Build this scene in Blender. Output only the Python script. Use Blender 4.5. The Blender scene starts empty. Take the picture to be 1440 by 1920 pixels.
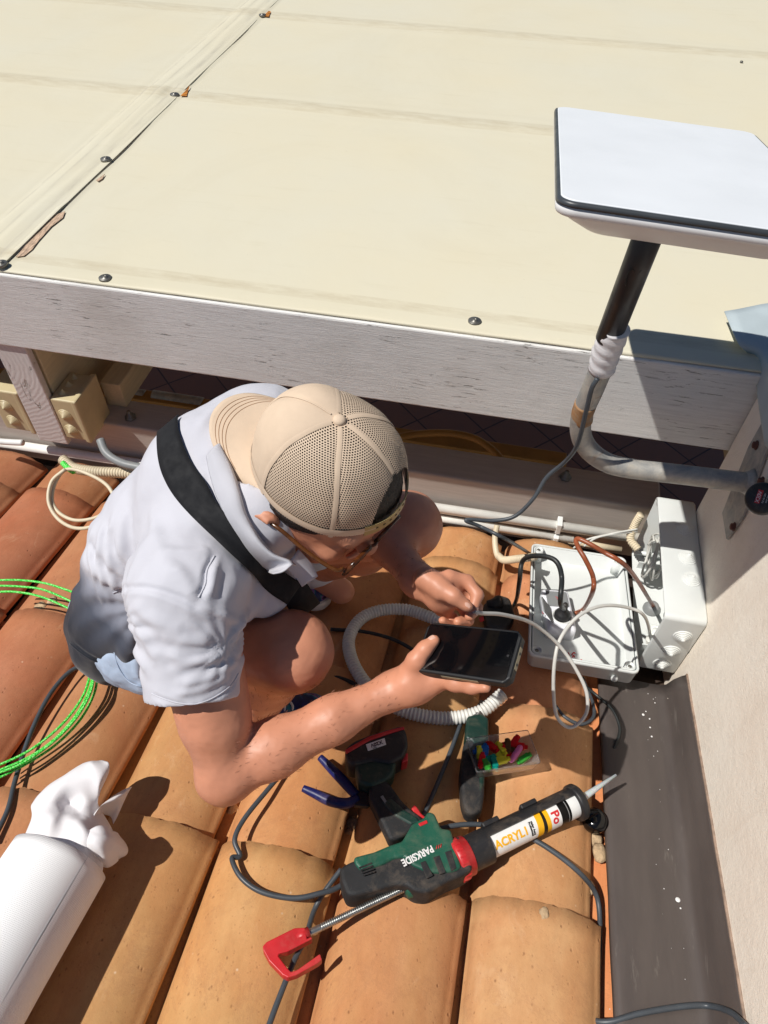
import bpy, bmesh, math, random
import numpy as np
from mathutils import Vector, Matrix, noise
from mathutils.bvhtree import BVHTree
random.seed(7); R = math.radians
S = bpy.context.scene; COL = S.collection

# ------------------------------------------------------------------ camera
FPX, PITCH, ROLL, YAW, SLOPE = 1331.5, R(49.568), R(1.328), R(-10.4856), R(10.4)
_cp, _sp = math.cos(PITCH), math.sin(PITCH)
FWD = Vector((math.sin(YAW)*_cp, math.cos(YAW)*_cp, -_sp))
_r0 = Vector((math.cos(YAW), -math.sin(YAW), 0)); _u0 = _r0.cross(FWD)
RGT = _r0*math.cos(ROLL)+_u0*math.sin(ROLL); UP = _u0*math.cos(ROLL)-_r0*math.sin(ROLL)
cd = bpy.data.cameras.new('camera'); cam = bpy.data.objects.new('camera', cd); COL.objects.link(cam)
m3 = Matrix((RGT, UP, -FWD)).transposed(); cam.matrix_world = m3.to_4x4()
cd.sensor_fit = 'HORIZONTAL'; cd.sensor_width = 36; cd.lens = FPX/1440*36; cd.clip_start = .02; cd.clip_end = 500
S.camera = cam
# ------------------------------------------------------------------ world, sun, exposure
SUN = Vector((.459, .212, -.863)).normalized()            # the way the light travels
w = bpy.data.worlds.new('World'); S.world = w; w.use_nodes = True
nt = w.node_tree; sky = nt.nodes.new('ShaderNodeTexSky'); sky.sky_type = 'NISHITA'; sky.sun_disc = False; sky.air_density = .8; sky.dust_density = 0; sky.ozone_density = 3.5
sky.sun_elevation = math.asin(-SUN.z); sky.sun_rotation = math.atan2(-SUN.x, -SUN.y)
nt.links.new(sky.outputs[0], nt.nodes['Background'].inputs[0]); nt.nodes['Background'].inputs[1].default_value = .052
sl = bpy.data.lights.new('sun', 'SUN'); sl.energy = 5.0; sl.angle = R(.5); sl.color = (1, .96, .90)
so = bpy.data.objects.new('sun', sl); COL.objects.link(so); so.rotation_euler = SUN.to_track_quat('-Z', 'Y').to_euler()
so.location = (-2, -1, 4)
S.view_settings.view_transform = 'Standard'; S.view_settings.look = 'None'; S.view_settings.exposure = -.13; S.view_settings.gamma = 1

# ------------------------------------------------------------------ where things stand
def ray(px, py): return RGT*((px-720)/FPX)-UP*((py-960)/FPX)+FWD
def D(px, py, d): return ray(px, py)*d                    # a point d metres along the view axis
NR = Vector((0, math.sin(SLOPE), math.cos(SLOPE)))        # roof normal
TS = Vector((0, math.cos(SLOPE), -math.sin(SLOPE)))       # down the roof
def Rf(px, py, up=0):                                     # on a plane parallel to the roof, up above the tile crests
    r = ray(px, py); return r*((-1.27+up)/r.dot(NR))
def onX(px, py, v): r = ray(px, py); return r*(v/r.x)
def onY(px, py, v): r = ray(px, py); return r*(v/r.y)
def onZ(px, py, v): r = ray(px, py); return r*(v/r.z)
PIT, X0, SEAM, CREST = .23, .318, (-.10, .325, .725, 1.14), -1.27
def tile_h(x, y):                                         # height of the tiled surface over the pans, along the roof normal
    u = ((x-X0)/PIT) % 1.0; t = (u-.56)/.45
    b = .074*max(0, 1-t*t)**.46
    yy = (y-.325)/.405; v = yy-math.floor(yy)
    return b+.016*v
def Tl(px, py, up=0):                                     # on the tiles themselves
    p = Rf(px, py, up)
    for _ in range(8):
        h = tile_h(p.x, p.y)-.080 if p.x < X0 else -.05
        q = Rf(px, py, up+h); p = p.lerp(q, .6)
    return p

# ------------------------------------------------------------------ materials
def lin(c): return tuple(((v/255)/12.92 if v <= 10 else ((v/255+.055)/1.055)**2.4) for v in c)
class NT:
    def __init__(s, name):
        s.m = bpy.data.materials.new(name); s.m.use_nodes = True; s.t = s.m.node_tree; s.b = s.t.nodes['Principled BSDF']
        s.tc = s.t.nodes.new('ShaderNodeTexCoord')
    def n(s, ty, **k):
        x = s.t.nodes.new(ty)
        for a, v in k.items(): setattr(x, a, v)
        return x
    def l(s, a, b): s.t.links.new(a, b)
    def co(s, stretch=(1, 1, 1), src='Object', rot=(0, 0, 0)):
        mp = s.n('ShaderNodeMapping'); mp.inputs['Scale'].default_value = stretch; mp.inputs['Rotation'].default_value = rot; s.l(s.tc.outputs[src], mp.inputs[0]); return mp.outputs[0]
    def noise(s, sc, stretch=(1, 1, 1), det=4, rough=.55, dist=0, src='Object', rot=(0, 0, 0)):
        x = s.n('ShaderNodeTexNoise'); x.inputs['Scale'].default_value = sc; x.inputs['Detail'].default_value = det
        x.inputs['Roughness'].default_value = rough; x.inputs['Distortion'].default_value = dist; s.l(s.co(stretch, src, rot), x.inputs[0]); return x.outputs[0]
    def ramp(s, src, stops):
        x = s.n('ShaderNodeValToRGB'); e = x.color_ramp.elements
        while len(e) < len(stops): e.new(.5)
        for el, (p, c) in zip(e, stops): el.position = p; el.color = (*c, 1) if len(c) == 3 else c
        s.l(src, x.inputs[0]); return x.outputs[0]
    def step(s, src, a, b): return s.ramp(src, [(a, (0, 0, 0)), (b, (1, 1, 1))])
    def mix(s, f, a, b, mode='MIX'):
        x = s.n('ShaderNodeMix', data_type='RGBA', blend_type=mode)
        for i, v in ((0, f), (6, a), (7, b)):
            if isinstance(v, (int, float)): x.inputs[i].default_value = v
            elif isinstance(v, tuple): x.inputs[i].default_value = (*v[:3], 1)
            else: s.l(v, x.inputs[i])
        return x.outputs[2]
    def math(s, op, a, b=0, c=0):
        x = s.n('ShaderNodeMath', operation=op)
        for i, v in enumerate((a, b, c)):
            if isinstance(v, (int, float)): x.inputs[i].default_value = v
            else: s.l(v, x.inputs[i])
        return x.outputs[0]
    def bump(s, h, st=.3, dist=.002, prev=None):
        x = s.n('ShaderNodeBump'); x.inputs['Strength'].default_value = st; x.inputs['Distance'].default_value = dist
        s.l(h, x.inputs['Height'])
        if prev is not None: s.l(prev, x.inputs['Normal'])
        return x.outputs[0]
    def out(s, col=None, rough=None, nrm=None, **k):
        for key, v in (('Base Color', col), ('Roughness', rough), ('Normal', nrm)):
            if v is None: continue
            if isinstance(v, tuple): s.b.inputs[key].default_value = (*v[:3], 1)
            elif isinstance(v, (int, float)): s.b.inputs[key].default_value = v
            else: s.l(v, s.b.inputs[key])
        for key, v in k.items():
            kk = key.replace('_', ' ')
            if isinstance(v, (int, float, tuple)): s.b.inputs[kk].default_value = v if not isinstance(v, tuple) or len(v) == 4 else (*v, 1)
            else: s.l(v, s.b.inputs[kk])
        return s.m
def mat(name, c, rough=.5, var=.12, vs=12, bs=0, bst=.15, bd=.001, metal=0, spec=.5, stretch=(1, 1, 1), **k):
    n = NT(name); c = lin(c); d = tuple(v*(1-var*2) for v in c); e = tuple(min(1, v*(1+var*.6)) for v in c)
    col = n.ramp(n.noise(vs, stretch, 6), [(.3, d), (.62, e)])
    if name in ('dark_rubber', 'dark_green_plastic', 'deep_green_plastic', 'red_plastic', 'black_plastic', 'blue_plastic', 'mid_grey_plastic', 'white_pipe', 'beige_plastic', 'white_hose'):
        col = n.mix(n.math('MULTIPLY', n.step(n.noise(22, det=8, rough=.75, dist=.4), .50, .74), .20), col, lin((170, 150, 128)))
        col = n.mix(n.math('MULTIPLY', n.step(n.noise(60, (8, 1, 1), 6, .8), .66, .70), .25), col, lin((190, 180, 168)))
    ro = n.ramp(n.noise(vs*2.3, stretch), [(.3, (max(0, rough-.07),)*3), (.7, (min(1, rough+.07),)*3)])
    nr = n.bump(n.noise(bs, stretch, 5), bst, bd) if bs else None
    return n.out(col, ro, nr, Metallic=metal, Specular_IOR_Level=spec, **k)
M = {}
M['black'] = mat('black_plastic', (34, 34, 36), .5, .1, 30, 400, .2, .0004)
M['rubber'] = mat('dark_rubber', (33, 34, 36), .72, .15, 40, 500, .3, .0005)
M['green'] = mat('dark_green_plastic', (24, 84, 66), .48, .12, 25, 500, .15, .0004)
M['dgreen'] = mat('deep_green_plastic', (14, 50, 42), .5, .12, 25)
M['red'] = mat('red_plastic', (196, 38, 44), .42, .1, 25, 300, .1, .0004)
M['white'] = mat('white_plastic', (226, 228, 226), .42, .04, 20, 200, .04, .0005)
M['lgrey'] = mat('pale_grey_plastic', (212, 216, 214), .45, .03, 9, 250, .05, .0004)
M['mgrey'] = mat('mid_grey_plastic', (132, 135, 136), .5, .05, 20)
M['sock'] = mat('socket_white', (232, 234, 240), .35, .03, 20)
M['beige'] = mat('beige_plastic', (198, 184, 146), .5, .06, 14)
M['cream'] = mat('cream_conduit', (214, 200, 172), .5, .08, 14)
M['whose'] = mat('white_hose', (214, 214, 208), .5, .06, 30)
M['pipe'] = mat('white_pipe', (240, 240, 234), .4, .05, 14)
M['cable'] = mat('dark_cable', (66, 72, 78), .45, .12, 20)
M['bcable'] = mat('black_cable', (38, 42, 42), .45, .1, 20)
M['wcable'] = mat('white_cable', (206, 206, 200), .42, .06, 20)
M['brown'] = mat('brown_cable', (150, 82, 52), .38, .15, 30)
M['steel'] = mat('steel', (170, 172, 170), .35, .1, 40, metal=.9)
M['rust'] = mat('rusty_steel', (96, 58, 46), .8, .3, 60, 200, .5, .001)
M['blue'] = mat('blue_plastic', (14, 26, 92), .4, .12, 20)
M['orange'] = mat('orange_plastic', (205, 130, 30), .5, .1, 20)
M['nickel'] = mat('dull_nickel', (130, 128, 122), .45, .15, 60, metal=.7)
M['inkr'] = mat('red_ink', (200, 40, 44), .6, .1, 60)
M['inkk'] = mat('black_ink', (14, 14, 14), .5, .05, 60)
M['inkw'] = mat('white_ink', (228, 228, 226), .5, .03, 60)
M['inky'] = mat('yellow_ink', (240, 178, 20), .45, .05, 60)
M['lens'] = NT('brown_lens').out(lin((96, 58, 34)), .05, Transmission_Weight=.75, IOR=1.45)
M['tort'] = mat('tortoise_acetate', (84, 44, 18), .2, .5, 90)
M['gold'] = mat('amber_acetate', (92, 54, 24), .25, .2, 60)
M['glassb'] = NT('black_glass').out(lin((9, 10, 13)), .09, Coat_Weight=.6)
M['pcase'] = mat('phone_case', (20, 21, 23), .55, .1, 50, 300, .2, .0003)
M['clear'] = NT('clear_plastic').out((.93, .94, .95), .06, Transmission_Weight=.93, IOR=1.25)
M['nozz'] = NT('milky_plastic').out(lin((222, 224, 226)), .35, Subsurface_Weight=.3, Transmission_Weight=.25)
M['rope'] = None
def m_rope():
    n = NT('green_rope'); wv = n.n('ShaderNodeTexNoise'); wv.inputs['Scale'].default_value = 420; n.l(n.tc.outputs['Object'], wv.inputs[0])
    return n.out(n.ramp(wv.outputs[0], [(.35, lin((20, 150, 24))), (.5, lin((44, 226, 60))), (.62, lin((170, 240, 150)))]), .5, n.bump(wv.outputs[0], .5, .001))
M['rope'] = m_rope()
def m_tile():
    n = NT('terracotta'); oi = n.n('ShaderNodeObjectInfo'); c = oi.outputs['Color']
    big = n.noise(5, (1.6, .7, 1), 5, .6, .5); mid = n.noise(26, (1, .6, 1), 6, .65)
    col = n.mix(n.step(big, .38, .66), n.mix(1.0, c, (.95, .84, .76), 'MULTIPLY'), c)
    col = n.mix(n.step(mid, .42, .75), col, n.mix(1.0, col, (1.14, 1.2, 1.24), 'MULTIPLY'))
    hue = n.noise(3.2, (1, .6, 1), 4, .6, .6); col = n.mix(n.step(hue, .3, .7), n.mix(1.0, col, (1.02, .92, .88), 'MULTIPLY'), n.mix(1.0, col, (1.0, 1.07, .94), 'MULTIPLY'))
    v3 = n.n('ShaderNodeTexVoronoi'); v3.inputs['Scale'].default_value = 150; n.l(n.co((1, 1, 1)), v3.inputs[0])
    grit = n.math('MULTIPLY', n.ramp(v3.outputs['Distance'], [(.0, (1, 1, 1)), (.26, (0, 0, 0))]), n.step(n.noise(60, det=3), .48, .56))
    col = n.mix(n.math('MULTIPLY', grit, .45), col, lin((116, 68, 46)))
    fine = n.noise(130, (1, .5, 1), 6, .75); col = n.mix(n.math('MULTIPLY', n.step(fine, .3, .72), .30), n.mix(1.0, col, (1.08, 1.08, 1.08), 'MULTIPLY'), n.mix(1.0, col, (.74, .70, .66), 'MULTIPLY'))
    pale = n.noise(9, (1.3, .8, 1), 8, .7, 1.2)
    col = n.mix(n.math('MULTIPLY', n.step(pale, .60, .74), .26), col, lin((226, 196, 160)))
    dark = n.noise(11, (1, .5, 1), 8, .7, .8)
    col = n.mix(n.math('MULTIPLY', n.step(dark, .58, .78), .28), col, lin((120, 82, 58)))
    v = n.n('ShaderNodeTexVoronoi'); v.inputs['Scale'].default_value = 70; n.l(n.co((1, .7, 1)), v.inputs[0])
    gate = n.step(n.noise(34, det=2), .47, .56)
    pit = n.math('MULTIPLY', n.ramp(v.outputs['Distance'], [(.0, (1, 1, 1)), (.17, (0, 0, 0))]), gate)
    col = n.mix(n.math('MULTIPLY', pit, .5), col, lin((88, 48, 34)))
    v2 = n.n('ShaderNodeTexVoronoi'); v2.inputs['Scale'].default_value = 21; n.l(n.co((1, 1, 1)), v2.inputs[0])
    spk = n.ramp(v2.outputs['Distance'], [(.0, (1, 1, 1)), (.055, (0, 0, 0))])
    col = n.mix(n.math('MULTIPLY', spk, .7), col, lin((232, 214, 186)))
    edge = n.noise(2.1, (1, 1, 1), 9, .8, 1.6); ln_ = n.math('ABSOLUTE', n.math('SUBTRACT', edge, .5)); col = n.mix(n.math('MULTIPLY', n.ramp(ln_, [(0, (1, 1, 1)), (.02, (0, 0, 0))]), .22), col, lin((150, 104, 76)))
    lich = n.math('MULTIPLY', n.step(n.noise(38, det=8, rough=.8, dist=.8), .62, .70), n.step(n.noise(4, det=2), .5, .62)); col = n.mix(n.math('MULTIPLY', lich, .4), col, lin((206, 190, 160)))
    nr = n.bump(n.noise(300, det=6, rough=.75), .36, .0013); nr = n.bump(n.math('MULTIPLY', pit, -1), .8, .0015, nr)
    nr = n.bump(n.noise(14, (1, .4, 1), 4), .3, .004, nr)
    return n.out(col, .78, nr, Specular_IOR_Level=.3)
M['tile'] = m_tile()
def m_wood(name, base, dirt, crack=.62, axis=(1, 22, 22), bst=.5):
    n = NT(name); g = n.noise(9, axis, 8, .65, .3); g2 = n.noise(30, axis, 5, .7)
    col = n.mix(n.step(g, .35, .7), lin(base), tuple(v*.84 for v in lin(base)))
    cr = n.noise(6, tuple(a*1.25 if a > 1 else 2.2 for a in axis), 8, .72, .6); gate = n.step(n.noise(7, det=3), .46, .62)
    crk = n.math('MULTIPLY', n.step(cr, crack, crack+.03), gate)
    col = n.mix(n.math('MULTIPLY', crk, .8), col, lin(dirt))
    col = n.mix(n.math('MULTIPLY', n.step(n.noise(5, det=6), .52, .75), .3), col, lin((170, 162, 150)))
    nr = n.bump(g2, bst, .0022); nr = n.bump(n.math('MULTIPLY', crk, -1), .7, .002, nr)
    nr = n.bump(n.noise(60, det=5), .15, .001, nr)
    return n.out(col, .6, nr, Specular_IOR_Level=.35)
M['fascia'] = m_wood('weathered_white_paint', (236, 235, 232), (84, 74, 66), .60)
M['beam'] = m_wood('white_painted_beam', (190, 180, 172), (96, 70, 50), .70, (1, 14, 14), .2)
M['raft'] = m_wood('cream_painted_rafter', (214, 200, 166), (110, 80, 50), .72, (14, 1, 14), .15)
def m_end():
    n = NT('end_grain'); wv = n.n('ShaderNodeTexWave', wave_type='RINGS', rings_direction='Y'); wv.inputs['Scale'].default_value = 24
    wv.inputs['Distortion'].default_value = 3.5; wv.inputs['Detail'].default_value = 4; wv.inputs['Detail Scale'].default_value = 2.2
    mp = n.n('ShaderNodeMapping'); mp.inputs['Location'].default_value = (1.28, 0, 1.15); n.l(n.tc.outputs['Object'], mp.inputs[0]); n.l(mp.outputs[0], wv.inputs[0])
    cr = n.noise(24, (1, 1, .35), 8, .7, 1.5); crk = n.step(cr, .62, .66)
    col = n.mix(wv.outputs['Fac'], lin((206, 201, 198)), lin((213, 208, 205))); col = n.mix(n.math('MULTIPLY', crk, .6), col, lin((120, 104, 92)))
    nr = n.bump(wv.outputs['Fac'], .22, .0012); nr = n.bump(n.math('MULTIPLY', crk, -1), .8, .002, nr)
    return n.out(col, .6, nr)
M['endgrain'] = m_end()
def m_canvas():
    n = NT('cream_membrane'); a = n.noise(2.2, det=5); b = n.noise(90, (1, 1, 1), 6, .7)
    col = n.mix(n.step(a, .3, .7), lin((216, 208, 182)), lin((214, 209, 188)))
    drt = n.noise(1.3, (1, 1, 1), 8, .75, .8); col = n.mix(n.math('MULTIPLY', n.step(drt, .5, .75), .35), col, lin((204, 196, 170)))
    spk = n.noise(70, det=3, rough=.8); col = n.mix(n.math('MULTIPLY', n.step(spk, .71, .76), .3), col, lin((150, 136, 110)))
    st = n.noise(3, (1.5, 12, 1), 6, .7, .3); col = n.mix(n.math('MULTIPLY', n.step(st, .58, .8), .3), col, lin((196, 188, 160)))
    # grime lying along the batten ridges
    sp = n.n('ShaderNodeSeparateXYZ'); n.l(n.tc.outputs['Object'], sp.inputs[0])
    for yy, wd, k in ((2.31, .042, .65), (3.17, .05, .6), (1.31, .02, .6), (4.05, .05, .6)):
        dd = n.math('ABSOLUTE', n.math('SUBTRACT', sp.outputs[1], yy)); g = n.ramp(n.math('DIVIDE', dd, wd), [(0, (1, 1, 1)), (.85, (.7, .7, .7)), (1, (0, 0, 0))])
        col = n.mix(n.math('MULTIPLY', n.math('MULTIPLY', g, n.step(n.noise(14, (1, 4, 1), 6, .7), .3, .65)), k), col, lin((188, 176, 148)))
    for xx, wd, k in ((-1.238, .010, .7), (-1.20, .006, .5), (-1.150, .012, .55)):
        dd = n.math('ABSOLUTE', n.math('SUBTRACT', sp.outputs[0], xx)); g = n.ramp(n.math('DIVIDE', dd, wd), [(0, (1, 1, 1)), (1, (0, 0, 0))])
        col = n.mix(n.math('MULTIPLY', n.math('MULTIPLY', g, n.step(n.noise(9, (6, .8, 1), 6, .7), .38, .62)), k), col, lin((178, 172, 156)))
    sk = n.noise(16, (.6, 1, 1), 8, .75, 2); col = n.mix(n.math('MULTIPLY', n.step(sk, .70, .73), .35), col, lin((150, 140, 120)))
    nr = n.bump(n.noise(5, det=4), .15, .01); nr = n.bump(b, .12, .0006, nr)
    return n.out(col, .55, nr, Specular_IOR_Level=.35)
M['canvas'] = m_canvas()
def m_stucco():
    n = NT('cream_stucco'); a = n.noise(220, det=6, rough=.7); b = n.noise(7, det=6)
    col = n.mix(n.step(b, .3, .75), lin((246, 238, 224)), lin((240, 228, 212)))
    col = n.mix(n.math('MULTIPLY', n.step(a, .6, .72), .3), col, lin((190, 160, 138)))
    vs_ = n.noise(5, (1, 2.2, .35), 7, .7, .5); col = n.mix(n.math('MULTIPLY', n.step(vs_, .52, .72), .28), col, lin((214, 196, 176)))
    cr = n.noise(4, (1, 1, 1), 9, .8, 2.5); cr2 = n.math('ABSOLUTE', n.math('SUBTRACT', cr, .5)); col = n.mix(n.math('MULTIPLY', n.ramp(cr2, [(0, (1, 1, 1)), (.0035, (0, 0, 0))]), .35), col, lin((150, 126, 108)))
    nr = n.bump(a, .55, .002); nr = n.bump(n.noise(60, (1, 1, 1), 5), .35, .003, nr)
    return n.out(col, .85, nr, Specular_IOR_Level=.2)
M['stucco'] = m_stucco()
def m_flash():
    n = NT('brown_painted_metal'); a = n.noise(8, (3, .6, 1), 6, .6); 
    col = n.mix(n.step(a, .35, .7), lin((74, 67, 64)), lin((84, 76, 72)))
    v = n.n('ShaderNodeTexVoronoi'); v.inputs['Scale'].default_value = 26; v.inputs['Randomness'].default_value = 1; n.l(n.co(), v.inputs[0])
    rad = n.math('MULTIPLY', n.step(n.noise(9, det=2), .45, .75), .11)
    sp = n.math('LESS_THAN', v.outputs['Distance'], rad); col = n.mix(n.math('MULTIPLY', sp, .9), col, lin((220, 214, 198)))
    d = n.noise(60, (1, .1, 1), 4, .7); col = n.mix(n.math('MULTIPLY', n.step(d, .62, .7), .2), col, lin((140, 134, 126)))
    return n.out(col, n.ramp(a, [(.3, (.34,)*3), (.7, (.5,)*3)]), n.bump(n.noise(9, (2, .5, 1), 3), .2, .004), Specular_IOR_Level=.6)
M['flash'] = m_flash()
M['zincsheet'] = mat('blue_grey_sheet', (176, 188, 192), .5, .05, 12, 160, .06, .0006)
def m_galv():
    n = NT('galvanised_steel'); a = n.noise(26, det=6, rough=.7, dist=.6); b = n.noise(70, det=5)
    col = n.mix(n.step(a, .35, .65), lin((146, 147, 146)), lin((190, 186, 176)))
    col = n.mix(n.math('MULTIPLY', n.step(b, .55, .75), .45), col, lin((196, 184, 164)))
    r = n.noise(17, det=7, rough=.7, dist=1); col = n.mix(n.math('MULTIPLY', n.step(r, .62, .72), .5), col, lin((150, 104, 66)))
    return n.out(col, .55, n.bump(b, .2, .0006), Metallic=.35)
M['galv'] = m_galv()
def m_rustband():
    n = NT('rust_band'); a = n.noise(50, det=6, rough=.7)
    return n.out(n.ramp(a, [(.3, lin((150, 140, 126))), (.5, lin((160, 122, 84))), (.7, lin((140, 94, 60)))]), .8, n.bump(a, .4, .0008))
M['rband'] = m_rustband()
M['tape'] = mat('white_tape', (222, 220, 222), .35, .05, 40, 120, .5, .0015, stretch=(1, 1, 6))
M['dish'] = mat('white_dish_face', (232, 236, 240), .45, .015, 5)
M['dishb'] = mat('white_dish_shell', (222, 222, 222), .4, .02, 10)
M['dishrim'] = mat('dark_grey_rim', (62, 66, 70), .4, .08, 20)
M['tube'] = mat('dark_tube', (44, 44, 47), .42, .1, 20, 200, .05, .0004)
def m_floor():
    n = NT('terrace_tiles'); br = n.n('ShaderNodeTexBrick'); br.offset = 0; br.inputs['Scale'].default_value = 1.0
    br.inputs['Brick Width'].default_value = .33; br.inputs['Row Height'].default_value = .33; br.inputs['Mortar Size'].default_value = .006
    n.l(n.co((1, 1, 1), rot=(0, 0, R(45))), br.inputs[0]); br.inputs[1].default_value = (*lin((150, 112, 88)), 1); br.inputs[2].default_value = (*lin((136, 100, 80)), 1); br.inputs[3].default_value = (*lin((80, 62, 52)), 1)
    return n.out(br.outputs[0], .45)
M['floor'] = m_floor()
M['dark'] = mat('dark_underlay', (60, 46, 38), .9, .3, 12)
M['rail'] = mat('ochre_rail', (176, 136, 72), .5, .1, 10)
M['mortar'] = mat('pale_mortar', (196, 168, 132), .9, .25, 40, 160, .8, .004)
def m_skin(name='skin'):
    n = NT(name); a = n.noise(16, det=5); b = n.noise(520, det=3); c = n.noise(7, det=3)
    col = n.mix(n.step(a, .35, .68), lin((176, 104, 72)), lin((194, 122, 88)))
    col = n.mix(n.math('MULTIPLY', n.step(c, .52, .7), .3), col, lin((164, 84, 66)))
    h = n.noise(34, (1.5, 1.5, 6), 6, .8, 1.5); col = n.mix(n.math('MULTIPLY', n.step(h, .64, .69), .07), col, lin((110, 66, 44)))
    v = n.n('ShaderNodeTexVoronoi'); v.inputs['Scale'].default_value = 16; n.l(n.tc.outputs['Object'], v.inputs[0])
    col = n.mix(n.ramp(v.outputs['Distance'], [(.0, (.6,)*3), (.016, (0, 0, 0))]), col, lin((96, 52, 38)))
    return n.out(col, n.ramp(a, [(.3, (.5,)*3), (.7, (.64,)*3)]), n.bump(b, .35, .0008), Subsurface_Weight=.10, Specular_IOR_Level=.35, Subsurface_Radius=(.012, .004, .002, 1)[:3], Subsurface_Scale=.6)
def _sss(m):
    return m
try: M['skin'] = m_skin()
except Exception:
    M['skin'] = mat('skin_plain', (204, 140, 110), .48, .08, 12, 500, .15, .0005)
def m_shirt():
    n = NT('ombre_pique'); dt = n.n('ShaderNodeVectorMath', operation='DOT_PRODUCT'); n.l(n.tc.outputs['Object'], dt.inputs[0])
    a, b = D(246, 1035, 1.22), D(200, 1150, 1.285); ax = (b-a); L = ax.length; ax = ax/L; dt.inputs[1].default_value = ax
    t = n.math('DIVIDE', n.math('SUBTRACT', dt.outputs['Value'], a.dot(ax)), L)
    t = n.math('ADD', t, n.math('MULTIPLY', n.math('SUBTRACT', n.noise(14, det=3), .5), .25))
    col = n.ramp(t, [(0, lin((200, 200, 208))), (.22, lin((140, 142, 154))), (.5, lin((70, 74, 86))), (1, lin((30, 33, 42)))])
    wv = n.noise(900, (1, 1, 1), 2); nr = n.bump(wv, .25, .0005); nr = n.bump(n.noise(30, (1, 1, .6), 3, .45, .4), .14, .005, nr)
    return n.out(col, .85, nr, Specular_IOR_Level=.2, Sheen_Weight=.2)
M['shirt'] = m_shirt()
def m_rib():
    n = NT('ribbed_collar'); wv = n.n('ShaderNodeTexWave', bands_direction='X'); wv.inputs['Scale'].default_value = 24; n.l(n.tc.outputs['UV'], wv.inputs[0])
    return n.out(lin((208, 208, 215)), .85, n.bump(wv.outputs['Fac'], .5, .0012), Specular_IOR_Level=.2)
M['rib'] = m_rib()
M['strap'] = mat('black_webbing', (12, 13, 18), .85, .1, 30, 600, .4, .0006)
M['denim'] = mat('light_blue_denim', (172, 188, 210), .85, .08, 40, 700, .5, .0007)
M['hair'] = mat('dark_hair', (38, 30, 27), .5, .4, 160, 420, .9, .003, stretch=(1, 1, .3))
M['capfab'] = mat('tan_twill', (214, 192, 168), .85, .03, 30, 900, .3, .0005, spec=.2)
def m_mesh():
    n = NT('cap_netting'); mp = n.n('ShaderNodeMapping'); n.l(n.tc.outputs['UV'], mp.inputs[0]); sp = n.n('ShaderNodeSeparateXYZ'); n.l(mp.outputs[0], sp.inputs[0])
    P = .0037
    v = n.math('DIVIDE', sp.outputs[1], P*.8); row = n.math('FLOOR', v); odd = n.math('MULTIPLY', n.math('MODULO', row, 2), .5)
    u = n.math('ADD', n.math('DIVIDE', sp.outputs[0], P*.9), odd)
    du = n.math('SUBTRACT', n.math('FRACT', u), .5); dv = n.math('SUBTRACT', n.math('FRACT', v), .5)
    dd = n.math('ADD', n.math('MULTIPLY', du, du), n.math('MULTIPLY', dv, dv)); hole = n.math('LESS_THAN', dd, .105)
    al = n.math('SUBTRACT', 1, hole)
    n.out(lin((210, 188, 164)), .7, n.bump(dd, .3, .001), Alpha=al); return n.m
M['net'] = m_mesh()
def m_galaxy():
    n = NT('galaxy_print'); a = n.noise(26, det=4, dist=1.4)
    return n.out(n.ramp(a, [(.28, lin((8, 8, 14))), (.45, lin((18, 28, 96))), (.55, lin((16, 110, 120))), (.62, lin((150, 90, 160))), (.7, lin((12, 12, 20)))]), .5)
M['galaxy'] = m_galaxy()
M['sole'] = mat('white_rubber_sole', (214, 210, 204), .6, .06, 20)
def m_paper():
    n = NT('embossed_paper'); v = n.n('ShaderNodeTexVoronoi', feature='F1'); v.inputs['Scale'].default_value = 420; v.inputs['Randomness'].default_value = .15
    n.l(n.tc.outputs['UV'], v.inputs[0])
    return n.out(lin((240, 240, 240)), .9, n.bump(v.outputs['Distance'], .35, .0016), Specular_IOR_Level=.15)
M['paper'] = m_paper()
M['paperin'] = mat('thin_paper', (228, 226, 228), .9, .02, 20, 260, .3, .001)
for nm, c in (('cr', (214, 30, 36)), ('cy', (226, 222, 60)), ('cg', (60, 160, 60)), ('ct', (20, 150, 136)), ('cb', (40, 110, 200)), ('cp', (232, 130, 190)), ('co', (226, 92, 48)), ('cn', (100, 70, 40))):
    M[nm] = NT('connector_'+nm).out(lin(c), .3, Transmission_Weight=.35, IOR=1.2)

# ------------------------------------------------------------------ meshes and objects
def V(a): return a if isinstance(a, Vector) else Vector(a)
def mk(name, verts, faces, m, parent=None, smooth=False, uv=None):
    me = bpy.data.meshes.new(name); me.from_pydata([tuple(v) for v in verts], [], faces); me.update()
    if smooth: me.polygons.foreach_set('use_smooth', [True]*len(me.polygons))
    if uv is not None:
        ul = me.uv_layers.new(name='UV'); 
        for lp in me.loops: ul.data[lp.index].uv = uv[lp.vertex_index]
    o = bpy.data.objects.new(name, me); COL.objects.link(o)
    for x in (m if isinstance(m, list) else [m]): me.materials.append(M[x] if isinstance(x, str) else x)
    if parent: o.parent = parent
    return o
def bmo(name, bm, m, parent=None, smooth=False):
    bmesh.ops.recalc_face_normals(bm, faces=bm.faces)
    me = bpy.data.meshes.new(name); bm.to_mesh(me); bm.free()
    if smooth: me.polygons.foreach_set('use_smooth', [True]*len(me.polygons))
    o = bpy.data.objects.new(name, me); COL.objects.link(o); me.materials.append(M[m] if isinstance(m, str) else m)
    if parent: o.parent = parent
    return o
def thing(name, label, cat, group=None, kind=None):
    o = bpy.data.objects.new(name, None); o.empty_display_size = .05; COL.objects.link(o); return tag(o, label, cat, group, kind)
def tag(o, label=None, cat=None, group=None, kind=None):
    if label: o['label'] = label
    if cat: o['category'] = cat
    if group: o['group'] = group
    if kind: o['kind'] = kind
    return o
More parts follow.
